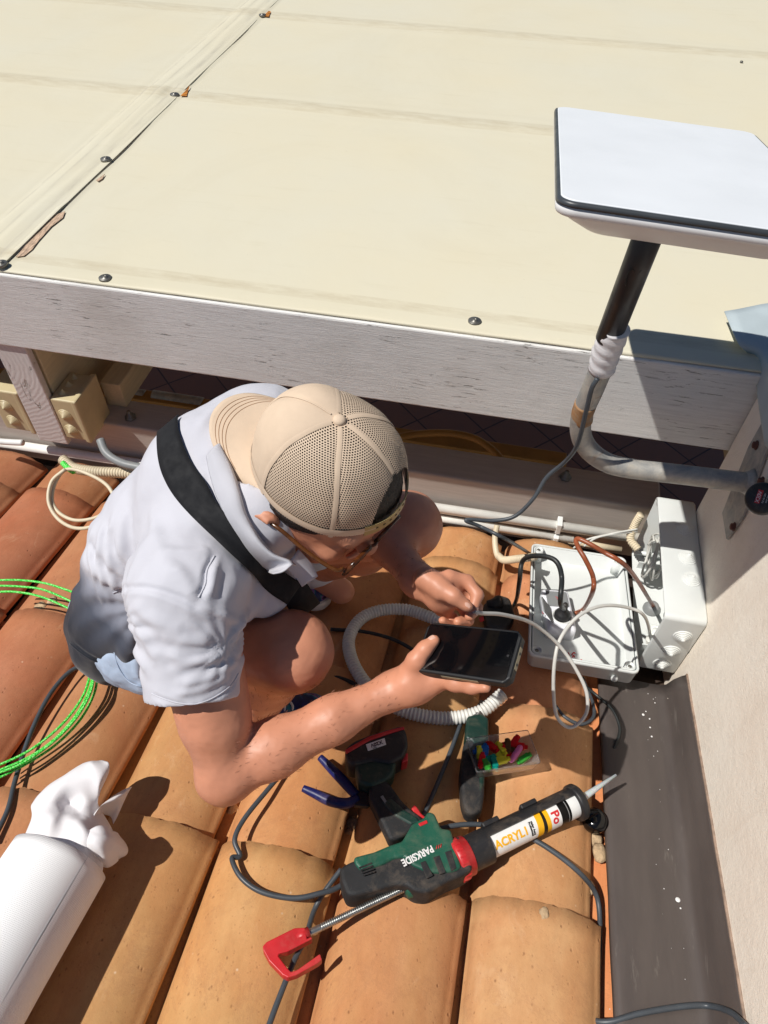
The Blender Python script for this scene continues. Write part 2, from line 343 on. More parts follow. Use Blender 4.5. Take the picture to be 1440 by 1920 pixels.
def basis(z, x=None):
    z = z.normalized(); x = Vector((1, 0, 0)) if x is None else x
    if abs(z.dot(x.normalized())) > .98: x = Vector((0, 1, 0))
    x = (x-z*z.dot(x)).normalized(); return x, z.cross(x), z
def frame(o, X, Y, Z): return Matrix(((X.x, Y.x, Z.x, o.x), (X.y, Y.y, Z.y, o.y), (X.z, Y.z, Z.z, o.z), (0, 0, 0, 1)))
def box_into(bm, mat4, sx, sy, sz, bev=0, seg=2):
    r = bmesh.ops.create_cube(bm, size=1); vs = r['verts']
    bmesh.ops.scale(bm, vec=(sx, sy, sz), verts=vs)
    if bev:
        es = list({e for v in vs for e in v.link_edges}); g = bmesh.ops.bevel(bm, geom=es, offset=bev, segments=seg, affect='EDGES', profile=.5)
        vs = list({v for v in g['verts']}|{v for v in vs if v.is_valid})
    bmesh.ops.transform(bm, matrix=mat4, verts=[v for v in vs if v.is_valid])
def boxw(name, lo, hi, m, parent=None, bev=.002):
    bm = bmesh.new(); lo, hi = V(lo), V(hi); c = (lo+hi)/2; d = hi-lo
    box_into(bm, Matrix.Translation(c), d.x, d.y, d.z, bev); return bmo(name, bm, m, parent)
def cyl_into(bm, a, b, ra, rb=None, n=24, caps=True):
    rb = ra if rb is None else rb; X, Y, Z = basis(b-a)
    A = [bm.verts.new(a+(X*math.cos(t)+Y*math.sin(t))*ra) for t in (i*2*math.pi/n for i in range(n))]
    B = [bm.verts.new(b+(X*math.cos(t)+Y*math.sin(t))*rb) for t in (i*2*math.pi/n for i in range(n))]
    for i in range(n): f = bm.faces.new((A[i], A[(i+1) % n], B[(i+1) % n], B[i])); f.smooth = True
    if caps: bm.faces.new(A[::-1]); bm.faces.new(B)
def lathe_into(bm, o, axis, prof, n=32):                   # prof: (radius, height)
    X, Y, Z = basis(axis); rings = []
    for r, h in prof:
        rings.append([bm.verts.new(o+Z*h+(X*math.cos(t)+Y*math.sin(t))*max(r, 1e-5)) for t in (i*2*math.pi/n for i in range(n))])
    for a, b in zip(rings, rings[1:]):
        for i in range(n): f = bm.faces.new((a[i], a[(i+1) % n], b[(i+1) % n], b[i])); f.smooth = True
    bm.faces.new(rings[0][::-1]); bm.faces.new(rings[-1])
def catmull(pts, n=10, closed=False):
    pts = [V(p) for p in pts]
    if len(pts) < 3: return pts
    out = []; N = len(pts)
    ext = [pts[-1]]+pts+[pts[0], pts[1]] if closed else [pts[0]*2-pts[1]]+pts+[pts[-1]*2-pts[-2]]
    for i in range(N if closed else N-1):
        p0, p1, p2, p3 = ext[i:i+4]
        for k in range(n):
            t = k/n; out.append(.5*((2*p1)+(p2-p0)*t+(2*p0-5*p1+4*p2-p3)*t*t+(3*p1-p0-3*p2+p3)*t**3))
    if not closed: out.append(pts[-1])
    return out
def tube_data(pts, r, n=10, rib=None, taper=None, twist=0):
    P = [V(p) for p in pts]; vs, fs = [], []; prev = None; s = 0
    for i, p in enumerate(P):
        t = (P[min(i+1, len(P)-1)]-P[max(i-1, 0)]).normalized()
        if prev is None: X, Y, _ = basis(t, Vector((.3, .2, .9)))
        else: X = (prev-t*prev.dot(t)).normalized(); Y = t.cross(X)
        prev = X
        if i: s += (p-P[i-1]).length
        rr = r if taper is None else r*taper(i/(len(P)-1))
        if rib: rr *= 1+rib[1]*math.cos(2*math.pi*s/rib[0])
        for k in range(n): a = k*2*math.pi/n; vs.append(p+(X*math.cos(a)+Y*math.sin(a))*rr)
    for i in range(len(P)-1):
        for k in range(n): fs.append((i*n+k, i*n+(k+1) % n, (i+1)*n+(k+1) % n, (i+1)*n+k))
    fs.append(tuple(range(n))[::-1]); fs.append(tuple((len(P)-1)*n+k for k in range(n))); return vs, fs
def tube(name, pts, r, m, parent=None, n=10, sm=10, rib=None, taper=None, closed=False):
    P = catmull(pts, sm, closed)
    if rib:                                                # resample evenly, six rings to a rib
        L = [0]
        for a, b in zip(P, P[1:]): L.append(L[-1]+(b-a).length)
        N = int(L[-1]/rib[0]*6); Q = []; j = 0
        for i in range(N+1):
            s = L[-1]*i/N
            while j < len(L)-2 and L[j+1] < s: j += 1
            Q.append(P[j].lerp(P[j+1], (s-L[j])/max(1e-9, L[j+1]-L[j])))
        P = Q
    v, f = tube_data(P, r, n, rib, taper); return mk(name, v, f, m, parent, True)
def tubes(name, lists, r, m, parent=None, n=8, sm=10):
    vs, fs = [], []
    for pts in lists:
        v, f = tube_data(catmull(pts, sm), r, n); k = len(vs); vs += v; fs += [tuple(i+k for i in q) for q in f]
    return mk(name, vs, fs, m, parent, True)
def prism(name, outline, nrm, th, m, parent=None, bev=.003, seg=3, lift=0):   # outline: world points on a plane; thickness both ways
    bm = bmesh.new(); n = nrm.normalized(); A = [bm.verts.new(V(p)+n*(lift-th/2)) for p in outline]; B = [bm.verts.new(V(p)+n*(lift+th/2)) for p in outline]
    N = len(A); bm.faces.new(A[::-1]); bm.faces.new(B)
    for i in range(N): bm.faces.new((A[i], A[(i+1) % N], B[(i+1) % N], B[i]))
    bmesh.ops.recalc_face_normals(bm, faces=bm.faces)
    if bev: bmesh.ops.bevel(bm, geom=list(bm.edges), offset=bev, segments=seg, affect='EDGES', profile=.5, clamp_overlap=True)
    bmesh.ops.triangulate(bm, faces=[f for f in bm.faces if len(f.verts) > 4])
    return bmo(name, bm, m, parent)
def patch(name, rows, m, parent=None, n=8, th=.0006, wr=0, ws=30, uvs=1.0, smooth=True):
    R2 = [catmull(r, n) for r in rows]; cols = list(zip(*R2)); C2 = [catmull(c, n) for c in cols]
    nu, nv = len(C2), len(C2[0]); vs, uv = [], []
    for i in range(nu):
        for j in range(nv):
            p = C2[i][j].copy()
            if wr: q_ = p*ws; p = p+Vector(noise.noise_vector(q_))*wr*.6+Vector(noise.noise_vector(q_*.6+Vector((9, 2, 4)))).normalized()*(wr*1.6*(.35-abs(noise.noise(q_*1.1))))
            vs.append(p); uv.append((i/nu*uvs, j/nv*uvs))
    fs = [(i*nv+j, (i+1)*nv+j, (i+1)*nv+j+1, i*nv+j+1) for i in range(nu-1) for j in range(nv-1)]
    o = mk(name, vs, fs, m, parent, smooth, uv)
    if th: md = o.modifiers.new('thickness', 'SOLIDIFY'); md.thickness = th; md.offset = 0
    return o
def text(name, s, o, X, Y, size, m, parent=None, ext=.0003, sx=1, align='CENTER', shear=0, bold=0):
    c = bpy.data.curves.new(name, 'FONT'); c.body = s; c.size = size; c.align_x = align; c.align_y = 'CENTER'; c.extrude = ext; c.shear = shear; c.offset = bold
    t0 = bpy.data.objects.new('tmp', c); COL.objects.link(t0); bpy.context.view_layer.update(); me = bpy.data.meshes.new_from_object(t0); bpy.data.objects.remove(t0); me.materials.clear(); me.materials.append(M[m]); t = bpy.data.objects.new(name, me); COL.objects.link(t); X = X.normalized(); Z = X.cross(Y).normalized(); Y = Z.cross(X)
    me.transform(frame(o, X*sx, Y, Z))
    if parent: t.parent = parent
    return t

# ================================================================== SETTING
g = mk('terrace_floor', [(-14, -6, -3.4), (14, -6, -3.4), (14, 16, -3.4), (-14, 16, -3.4)], [(0, 1, 2, 3)], 'floor'); tag(g, kind='structure')
g = mk('ground', [(-80, -80, -6), (80, -80, -6), (80, 80, -6), (-80, 80, -6)], [(0, 1, 2, 3)], 'dark'); tag(g, kind='structure')

# ---- tiled roof: each tile its own mesh
roof = thing('tiled_roof', 'sloping roof of orange terracotta barrel tiles under the crouching man', 'roof')
def plane_pt(x, y, h): z = (-1.336+h-NR.y*y)/NR.z; return Vector((x, y, z))   # h above the pan plane, along the normal (approx.)
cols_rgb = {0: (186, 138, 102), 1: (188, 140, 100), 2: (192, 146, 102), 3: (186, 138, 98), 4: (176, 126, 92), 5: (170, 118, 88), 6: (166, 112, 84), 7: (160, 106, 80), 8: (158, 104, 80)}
EAVE = 1.275
def tile(ci, ri):
    xr = X0-ci*PIT; y1 = SEAM[ri] if ri < 4 else EAVE; y0 = y1-.46 if ri < 4 else SEAM[3]-.05
    rnd = random.Random(ci*17+ri*5); NU, NV = 36, 12; top = []; jx = rnd.uniform(-.003, .003); jy = rnd.uniform(-.006, .006); tw = rnd.uniform(-.002, .002)
    wob = rnd.random()*9
    for j in range(NV+1):
        v = j/NV; y = y0+(y1+jy-y0)*v; row = []
        for i in range(NU+1):
            q = i/NU
            if q < .12: u = -.02+q/.12*.10; 
            else: u = .08+(q-.12)/.88*.92
            # pan, then the barrel
            t = (u-.56)/.45; b = .074*max(0, 1-t*t)**.46 if u > .125 else 0
            if u > .9: b = max(b, .030)
            widen = .016*v*max(0, u-.3)/.7
            x = xr-PIT+u*PIT+widen+jx+tw*v
            yy = y
            if j == NV: yy += .0035*noise.noise(Vector((x*60, wob, 0)))+.002*noise.noise(Vector((x*240, wob, 3)))-.010*(1-min(1, b/.07))
            h = b+(.016*v if ri < 4 else -.004+.008*v)-.014+.001*noise.noise(Vector((x*9, y*9, wob)))
            if i == NU: x += .0012*noise.noise(Vector((y*90, wob, 5)))
            row.append((x, yy, h))
        top.append(row)
    vs, fs = [], []; W = NU+1
    for lay, dh in ((0, 0), (1, -.011)):
        for row in top:
            for (x, y, h) in row: vs.append(plane_pt(x, y, h+dh))
    n0 = W*(NV+1)
    for j in range(NV):
        for i in range(NU):
            a = j*W+i; fs.append((a, a+1, a+W+1, a+W)); fs.append((n0+a+W, n0+a+W+1, n0+a+1, n0+a))
    for i in range(NU): a = i; fs.append((n0+a, n0+a+1, a+1, a)); a = NV*W+i; fs.append((a, a+1, n0+a+1, n0+a))
    for j in range(NV): a = j*W; fs.append((a, a+W, n0+a+W, n0+a)); a = j*W+NU; fs.append((a+W, a, n0+a, n0+a+W))
    o = mk('roof_tile', vs, fs, 'tile', roof)
    sm = [True]*len(o.data.polygons)
    for k in range(2*NU*NV, len(sm)): sm[k] = False
    o.data.polygons.foreach_set('use_smooth', sm)
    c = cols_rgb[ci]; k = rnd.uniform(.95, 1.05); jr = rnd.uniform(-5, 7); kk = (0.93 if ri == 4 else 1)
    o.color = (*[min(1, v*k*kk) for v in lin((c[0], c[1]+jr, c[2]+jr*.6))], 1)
    return o
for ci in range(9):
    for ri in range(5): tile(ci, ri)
# the last pan beside the flashing, the underlay beneath everything
tile_strip = mk('edge_pan', [plane_pt(.312, -.7, .004), plane_pt(.40, -.7, .004), plane_pt(.40, EAVE, .004), plane_pt(.312, EAVE, .004)], [(0, 1, 2, 3)], 'tile', roof); tile_strip.color = (*lin((214, 142, 98)), 1)
mk('underlay', [plane_pt(-2.2, -.9, -.035), plane_pt(.75, -.9, -.035), plane_pt(.75, 1.27, -.035), plane_pt(-2.2, 1.27, -.035)], [(0, 1, 2, 3)], 'dark', roof)
def blob(bm, c, sx, sy, sz, seed, n=2):
    r = bmesh.ops.create_icosphere(bm, subdivisions=n, radius=1); 
    for v in r['verts']:
        k = 1+.35*noise.noise(v.co*2+Vector((seed, 0, 0))); v.co = Vector((v.co.x*sx*k, v.co.y*sy*k, v.co.z*sz*k))+c
bm = bmesh.new()
for i, (px, py, s) in enumerate(((1118, 1575, .012), (1125, 1600, .014), (1112, 1555, .009), (1105, 1665, .010), (436, 1518, .012), (660, 1545, .012), (655, 1560, .008), (1020, 1712, .008), (792, 1687, .008), (75, 1140, .014), (98, 1128, .012))):
    p = Tl(px, py, 0); blob(bm, p, s, s*1.3, s*.5, i)
bmo('mortar_crumbs', bm, 'mortar', roof, True)

# ---- wall, coping and flashing
wall = thing('stucco_wall', 'cream rough stucco wall along the right edge, carrying the grey box and bracket', 'wall')
bm = bmesh.new(); box_into(bm, Matrix.Translation((.652, -.585, -2.19)), .25, 3.63, 2.58, .006)
bmo('wall_face', bm, 'stucco', wall)
# coping sheet at the end of the wall, folding over the canopy corner
cop = thing('coping_sheet', 'bent pale blue-grey metal sheet capping the wall end over the canopy corner', 'metal sheet')
P = [[Vector((.50, 1.44, -.835)), Vector((.62, 1.45, -.83)), Vector((.95, 1.46, -.83))],
     [onZ(1385, 645, -.85), Vector((.60, 1.335, -.85)), Vector((.95, 1.335, -.85))],
     [onX(1413, 675, .521), onX(1450, 690, .521), onX(1500, 700, .521)],
     [onX(1420, 740, .521), onX(1450, 745, .521), onX(1500, 750, .521)],
     [onX(1434, 835, .521), onX(1452, 850, .521), onX(1500, 860, .521)]]
P[0][0] = onZ(1358, 584, -.845)
patch('sheet', P, 'zincsheet', cop, 6, .0015)

fl = thing('metal_flashing', 'long dark brown metal flashing strip between the tiles and the wall', 'flashing')
prof = [(.350, .034), (.352, .040), (.362, .043), (.40, .041), (.47, .038), (.490, .040), (.500, .048), (.508, .075), (.519, .095), (.5235, .100), (.5245, .104)]
YS = [.862-.035*k for k in range(45)]; vs, fs = [], []
for j, y in enumerate(YS):
    for i, (x, h) in enumerate(prof):
        dx = .0018*noise.noise(Vector((y*9, i*.3, 2)))+(.002*noise.noise(Vector((y*40, 1, 7))) if i >= 8 else 0)
        vs.append(plane_pt(min(x+dx, .5262), y, h+.0012*noise.noise(Vector((y*6, i*.2, 9)))))
W = len(prof)
for j in range(len(YS)-1):
    for i in range(W-1): fs.append((j*W+i, j*W+i+1, (j+1)*W+i+1, (j+1)*W+i))
o = mk('sheet', vs, fs, 'flash', fl, True); md = o.modifiers.new('t', 'SOLIDIFY'); md.thickness = .0012
# sealant bead along its top
tube('sealant_bead', [plane_pt(.5255, y, .106+.002*noise.noise(Vector((y*20, 4, 4)))) for y in YS], .0028, mat('grey_sealant', (150, 128, 112), .6, .2, 60), fl, 6, 2)
bm = bmesh.new(); p = onX(1282, 1507, .508); lathe_into(bm, p, Vector((-.9, 0, .45)), [(.011, -.004), (.011, .001), (.008, .004), (.003, .005)], 16); bmo('rivet', bm, 'nickel', fl, True)
bm = bmesh.new(); rs = random.Random(5)
SPT = [(1271, 1687, 5.5), (1276, 1703, 2), (1206, 1340, 3.8), (1211, 1334, 1.8), (1218, 1348, 2.2), (1219, 1364, 2.4), (1222, 1381, 2.6), (1228, 1318, 1.8), (1200, 1512, 2), (1230, 1621, 2), (1212, 1448, 1.6), (1177, 1345, 1.5), (1317, 1723, 2)]+[(rs.gauss(1225, 26), rs.uniform(1300, 1900), rs.uniform(.6, 1.3)) for _ in range(46)]
for px, py, s_ in SPT:
    p = Rf(px, py, -.0265+(.006 if px > 1290 else 0)); lathe_into(bm, p, NR, [(s_*.00085, 0), (s_*.0007, .0007), (.0001, .0009)], 9)
bmo('paint_spots', bm, 'inkw', fl)['kind'] = 'stuff'

# ---- lower beam with pipes
lb = thing('ledger_beam', 'thick white painted beam with bolts at the roof edge behind the man', 'beam')
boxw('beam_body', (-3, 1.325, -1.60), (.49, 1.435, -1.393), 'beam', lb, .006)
def bolt(px, py):
    p = onZ(px, py, -1.391); bm = bmesh.new(); lathe_into(bm, p, Vector((0, 0, 1)), [(.017, 0), (.017, .004), (.011, .005), (.011, .013), (.006, .014), (.006, .024), (.004, .026)], 6); bmo('bolt', bm, 'nickel', lb)
bolt(245, 783); bolt(1060, 895)
pp = thing('upper_pipe', 'thicker white conduit pipe, upper of the two along the beam', 'pipe', 'white conduit pipes')
cyl = bmesh.new(); cyl_into(cyl, onY(60, 835, 1.300)+Vector((-.5, 0, -.02)), Vector((.49, 1.302, -1.488)), .0141)
bmo('pipe_run', cyl, 'pipe', pp, True)
pp2 = thing('lower_pipe', 'thinner white conduit pipe, lower of the two, ending beside the box', 'pipe', 'white conduit pipes')
cyl = bmesh.new(); cyl_into(cyl, Vector((-.75, 1.292, -1.536)), Vector((.292, 1.292, -1.529)), .0110); bmo('pipe_run', cyl, 'pipe', pp2, True)
cyl = bmesh.new(); cyl_into(cyl, Vector((.28, 1.29, -1.532)), Vector((.423, 1.29, -1.535)), .0088); bmo('thin_end', cyl, 'cream', pp2, True)
bm = bmesh.new()
for z, r, y in ((-1.491, .017, 1.300), (-1.533, .0136, 1.291)): box_into(bm, Matrix.Translation((.245, y+.004, z)), .014, .034, r*2.2, .002)
tag(bmo('pipe_clip', bm, 'white', None), 'white plastic clip holding the two conduit pipes near the grey box', 'clip')
# grey post stub behind the box
boxw_p = boxw('post_foot', (.492, 1.262, -1.6), (.56, 1.33, -1.40), 'beige', None, .004); tag(boxw_p, 'pale beige block between the beam end and the wall', 'block')

# ---- pergola
pg = thing('pergola', 'white timber pergola roofed with a taut cream membrane', 'pergola')
FZ = -.878
boxw('fascia_board', (-8, 1.243, -1.088), (.56, 1.30, FZ-.004), 'fascia', pg, .004)  # unseen left run added with the membrane's, to shade the floor below
for x in (-2.42, -1.235+.0, .62):
    bm = bmesh.new(); box_into(bm, Matrix.Translation((x+.044, 3.3, -1.19)), .088, 4.0, .20, .003); box_into(bm, Matrix.Translation((x+.044, 1.33, -1.30)), .0879, .098, .24, .003) if False else None
    bmo('rafter', bm, 'raft', pg)
    if x < .5:
        bm = bmesh.new(); box_into(bm, Matrix.Translation((x+.044, 1.2596, -1.257)), .0885, .020, .336, .003); bmo('rafter_end', bm, 'endgrain', pg)
        bm = bmesh.new(); box_into(bm, Matrix.Translation((x+.044, 1.80, -1.240)), .0882, 1.04, .301, .003); bmo('rafter_heel', bm, 'raft', pg)
boxw('brace', (-1.09, 1.40, -1.392), (-1.03, 4.5, -1.31), 'raft', pg, .003)
for y in (2.31, 3.17, 4.05): boxw('batten', (-3.2, y-.03, -.95), (1.6, y+.03, FZ-.006), 'raft', pg, .003)
# membrane: fine grid with batten ridges, seam strip, rolled front edge
vs, fs = [], []; xs = list(np.arange(-8.1, -1.4, .15))+list(np.arange(-1.4, -.98, .012))+list(np.arange(-.98, 1.75, .04)); ys = [1.251, 1.2515, 1.253, 1.258, 1.27]+list(np.arange(1.29, 2.2, .03))+list(np.arange(2.2, 2.42, .01))+list(np.arange(2.44, 3.0, .05))+list(np.arange(3.05, 3.3, .015))+list(np.arange(3.35, 6.5, .12)); hz = [-.0025, .0005, .0018, .0024, .003]  # extended far left, out of view, to keep sun off the terrace floor
def zc(x, y):
    z = .003
    for b in (2.31, 3.17, 4.05):
        d = abs(y-b); z += .004*max(0, 1-(d/.045)**2)
        z += .0012*math.exp(-(d-.06)**2/.0006)
    z -= .0035*(1-min(1, abs(y-1.8)/.5))*.6
    d = (x+1.185)  # the seam strip between -1.225 and -1.125
    s = 0
    if -1.235 < x < -1.118: s = .0045+.0032*math.sin((x+1.235)/.117*math.pi)
    z += s+.0011*math.exp(-((x+1.27)/.012)**2)
    pk = 0
    for sy in (1.27, 1.825, 2.31, 3.17):
        dd = math.hypot((x+1.155)*1.0, (y-sy)*.45); pk += -.006*math.exp(-(dd/.02)**2)
    z += pk
    z += .0016*math.sin((x+1.18)*150+3*noise.noise(Vector((x*3, y*3, 0))))*math.exp(-((x+1.18)/.05)**2)
    z += .0012*noise.noise(Vector((x*2, y*2, 0)))+.0006*noise.noise(Vector((x*9, y*6, 4)))
    return z
for j, y in enumerate(ys):
    for x in xs:
        if j < 5: z = hz[j]+.002*noise.noise(Vector((x*5, j, 0))) + (zc(x, 1.3)-.003)*(j/5)
        else: z = zc(x, y)
        vs.append((x, y, FZ+z))
W = len(xs)
for j in range(len(ys)-1):
    for i in range(W-1): fs.append((j*W+i, j*W+i+1, (j+1)*W+i+1, (j+1)*W+i))
o = mk('roof_membrane', vs, fs, 'canvas', pg, True); md = o.modifiers.new('t', 'SOLIDIFY'); md.thickness = .0015; md.offset = 1
# the lap edge of the seam: a slim raised lip with dark underside
vs = []; fs = []
for k in range(120):
    y = 1.262+k*.034; x = -1.119+.0016*noise.noise(Vector((y*4, 3, 3)))
    up = .001+.0022*max(0, noise.noise(Vector((y*2.3, 8, 1)))) + (.002 if y < 1.55 else 0)
    for dx, dz in ((-.022, .0078), (-.004, .008+up), (0, .0078+up), (.0002, .0066+up), (-.004, .0064+up*.8)): vs.append((x+dx, y, FZ+dz))
for k in range(119):
    for i in range(4): a = k*5+i; fs.append((a, a+1, a+6, a+5))
mk('seam_flap', vs, fs, 'canvas', pg, False)
M['gap'] = mat('painted_gap', (140, 128, 108), .9, .2, 60)  # dark of the gap under the lap edge, put in as a coloured strip
vs = []; fs = []
for k in range(120):
    y = 1.262+k*.034; x = -1.1175+.0016*noise.noise(Vector((y*4, 3, 3))); wd = .0008+.0016*max(0, noise.noise(Vector((y*3, 1, 1))))
    vs += [(x-.004, y, FZ+.0066), (x+wd, y, FZ+.0060)]
for k in range(119): a = k*2; fs.append((a, a+1, a+3, a+2))
mk('seam_gap', vs, fs, 'gap', pg)
# peeled patch near the front of the seam
M['peel'] = mat('bare_wood', (200, 172, 146), .85, .3, 50, 120, .6, .002, stretch=(6, 1, 1))
pts = [(30, 482), (52, 455), (78, 425), (100, 405), (122, 396), (118, 408), (96, 425), (72, 452), (60, 468), (45, 480)]
prism('peeled_patch', [onZ(a, b, FZ+.0065) for a, b in pts], Vector((0, 0, 1)), .0012, 'peel', pg, 0)
prism('peeled_patch', [onZ(a, b, FZ+.0065) for a, b in ((180, 338), (197, 326), (192, 335), (184, 340))], Vector((0, 0, 1)), .001, 'peel', pg, 0)
M['stain'] = mat('rust_stain', (190, 120, 40), .8, .4, 90)
for pts in (((338, 180), (346, 172), (356, 160), (352, 172), (350, 180)), ((494, 30), (504, 20), (508, 22), (504, 31))): prism('rust_stain', [onZ(a, b, FZ+.0115) for a, b in pts], Vector((0, 0, 1)), .0006, 'stain', pg, 0)
def washer(px, py, r=.0140, h=.006):
    p = onZ(px, py, FZ+h); bm = bmesh.new(); lathe_into(bm, p-Vector((0, 0, .004)), Vector((0, 0, 1)), [(r, 0), (r, .0055), (r-.001, .0062), (.0055, .0058), (.005, .0085), (.0025, .0092), (.002, .0075)], 20)
    bmo('washer_screw', bm, 'nickel', pg)
for q in ((197, 521), (890, 602), (198, 298), (327, 177), (492, 28), (2, 494), (1390, 117)): washer(*q, r=.0140 if q[0] != 1390 else .005, h=.006 if q[0] in (197, 890, 1390) else .0125)

# ---- under the pergola
rl = boxw('ochre_rail', (-2.6, 1.80, -1.78), (.30, 1.86, -1.74), 'rail', None, .004); tag(rl, 'ochre painted rail running in the shade below the pergola', 'rail')
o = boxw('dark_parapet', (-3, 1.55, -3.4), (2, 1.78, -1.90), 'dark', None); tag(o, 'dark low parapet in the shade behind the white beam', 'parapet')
o = tube('yellow_hose', [onZ(a, b, -1.62) for a, b in ((735, 822), (780, 814), (840, 812), (890, 822), (925, 845), (940, 862))], .012, 'rail'); tag(o, 'curved ochre hose in the dark gap beyond the beam', 'hose')
cyl = bmesh.new(); cyl_into(cyl, onZ(255, 738, -1.75), onZ(272, 741, -1.75), .02); cyl_into(cyl, onZ(288, 743, -1.75), onZ(380, 757, -1.75), .024)
tag(bmo('metal_duct', cyl, 'galv', None, True), 'dull white metal duct in the dark gap at left', 'duct')

# ================================================================== PERSON
class Grid:                                               # a small distance-field modeller, meshed with surface nets
    def __init__(s, lo, hi, h):
        s.lo = np.array(lo, np.float32); s.h = h; s.n = np.ceil((np.array(hi)-s.lo)/h).astype(int)+1; s.d = np.full(s.n, .08, np.float32)
    def win(s, pts, mg):
        P = np.array([tuple(p) for p in pts]); a = np.clip(np.floor((P.min(0)-mg-s.lo)/s.h).astype(int), 0, s.n-1); b = np.clip(np.ceil((P.max(0)+mg-s.lo)/s.h).astype(int)+1, 1, s.n)
        sl = tuple(slice(i, j) for i, j in zip(a, b)); ax = [s.lo[k]+np.arange(a[k], b[k], dtype=np.float32)*s.h for k in range(3)]
        return sl, (ax[0][:, None, None], ax[1][None, :, None], ax[2][None, None, :])
    def comb(s, sl, d, k, op):
        A = s.d[sl]
        if op == 'add':
            h = np.clip(.5+.5*(A-d)/k, 0, 1); s.d[sl] = A*(1-h)+d*h-k*h*(1-h)
        else:
            h = np.clip(.5-.5*(A+d)/k, 0, 1); s.d[sl] = A*(1-h)-d*h+k*h*(1-h)
    def cone(s, a, b, ra, rb, k=.02, op='add', clips=(), flat=None):
        a, b = V(a), V(b); sl, (x, y, z) = s.win([a, b], max(ra, rb)+k+.03); ab = b-a; L2 = ab.length_squared
        px, py, pz = x-a.x, y-a.y, z-a.z; t = np.clip((px*ab.x+py*ab.y+pz*ab.z)/L2, 0, 1)
        ex, ey, ez = px-t*ab.x, py-t*ab.y, pz-t*ab.z
        if flat is not None:                               # squash across a direction
            f, q = flat; e = ex*f.x+ey*f.y+ez*f.z; ex, ey, ez = ex+f.x*e*(q-1), ey+f.y*e*(q-1), ez+f.z*e*(q-1)
        d = np.sqrt(ex*ex+ey*ey+ez*ez)-(ra+(rb-ra)*t)
        for c, n in clips: d = np.maximum(d, (x-c.x)*n.x+(y-c.y)*n.y+(z-c.z)*n.z)
        s.comb(sl, d, k, op)
    def chain(s, pts, rs, k=.012, **kw):
        for i in range(len(pts)-1): s.cone(pts[i], pts[i+1], rs[i], rs[i+1], k, **kw)
    def ell(s, c, ax, r, k=.02, op='add', clips=()):
        X, Y, Z = ax; sl, (x, y, z) = s.win([c], max(r)+k+.03); px, py, pz = x-c.x, y-c.y, z-c.z
        u = (px*X.x+py*X.y+pz*X.z); v = (px*Y.x+py*Y.y+pz*Y.z); w_ = (px*Z.x+py*Z.y+pz*Z.z)
        k0 = np.sqrt((u/r[0])**2+(v/r[1])**2+(w_/r[2])**2); k1 = np.sqrt((u/r[0]**2)**2+(v/r[1]**2)**2+(w_/r[2]**2)**2)+1e-9
        d = k0*(k0-1)/k1
        for cc, n in clips: d = np.maximum(d, (x-cc.x)*n.x+(y-cc.y)*n.y+(z-cc.z)*n.z)
        s.comb(sl, d, k, op)
    def mesh(s, name, m, parent=None, disp=None, lap=1):
        d = s.d; ins = d < 0; n = d.shape
        cnt = np.zeros([k-1 for k in n], np.uint8)
        for i in (0, 1):
            for j in (0, 1):
                for k in (0, 1): cnt += ins[i:n[0]-1+i, j:n[1]-1+j, k:n[2]-1+k]
        cells = np.argwhere((cnt > 0) & (cnt < 8)); idx = -np.ones(cnt.shape, np.int32); idx[tuple(cells.T)] = np.arange(len(cells))
        acc = np.zeros((len(cells), 3)); num = np.zeros(len(cells)); cor = [(i, j, k) for i in (0, 1) for j in (0, 1) for k in (0, 1)]
        val = {c: d[cells[:, 0]+c[0], cells[:, 1]+c[1], cells[:, 2]+c[2]] for c in cor}
        for c in cor:
            for a in range(3):
                if c[a] == 0:
                    e = list(c); e[a] = 1; e = tuple(e); A, B = val[c], val[e]; msk = (A < 0) != (B < 0); t = np.where(msk, A/np.where(msk, A-B, 1), 0)
                    p = np.tile(np.array(c, float), (len(cells), 1)); p[:, a] = t; acc[msk] += p[msk]; num[msk] += 1
        P = (cells+acc/num[:, None])*s.h+s.lo; F = []
        for a in range(3):
            b, c = [(1, 2), (2, 0), (0, 1)][a]; A = ins; sh = [slice(None)]*3; sh[a] = slice(0, -1); s2 = [slice(None)]*3; s2[a] = slice(1, None)
            E_ = np.argwhere(A[tuple(sh)] != A[tuple(s2)]); E_ = E_[(E_[:, b] > 0) & (E_[:, c] > 0) & (E_[:, b] < n[b]-1) & (E_[:, c] < n[c]-1)]
            q = []
            for db, dc in ((-1, -1), (0, -1), (0, 0), (-1, 0)):
                t = E_.copy(); t[:, b] += db; t[:, c] += dc; q.append(idx[tuple(t.T)])
            q = np.stack(q, 1); fl_ = ins[tuple(E_.T)]; q[~fl_] = q[~fl_][:, ::-1]; F.append(q)
        F = np.concatenate(F); F = F[(F >= 0).all(1)]
        for _ in range(lap):                               # a light smoothing pass
            S_ = np.zeros_like(P); C_ = np.zeros(len(P))
            for i in range(4): np.add.at(S_, F[:, i], P[F[:, (i+1) % 4]]); np.add.at(C_, F[:, i], 1); np.add.at(S_, F[:, i], P[F[:, (i-1) % 4]]); np.add.at(C_, F[:, i], 1)
            P = P*.5+S_/np.maximum(C_, 1)[:, None]*.5
        me = bpy.data.meshes.new(name); me.from_pydata(P.tolist(), [], F.tolist()); me.update(); me.polygons.foreach_set('use_smooth', [True]*len(me.polygons))
        if disp:
            nrm = [v.normal.copy() for v in me.vertices]
            for v, q in zip(me.vertices, nrm): v.co += q*disp(v.co, q)
            me.update()
        o = bpy.data.objects.new(name, me); COL.objects.link(o); me.materials.append(M[m])
        if parent: o.parent = parent
        return o

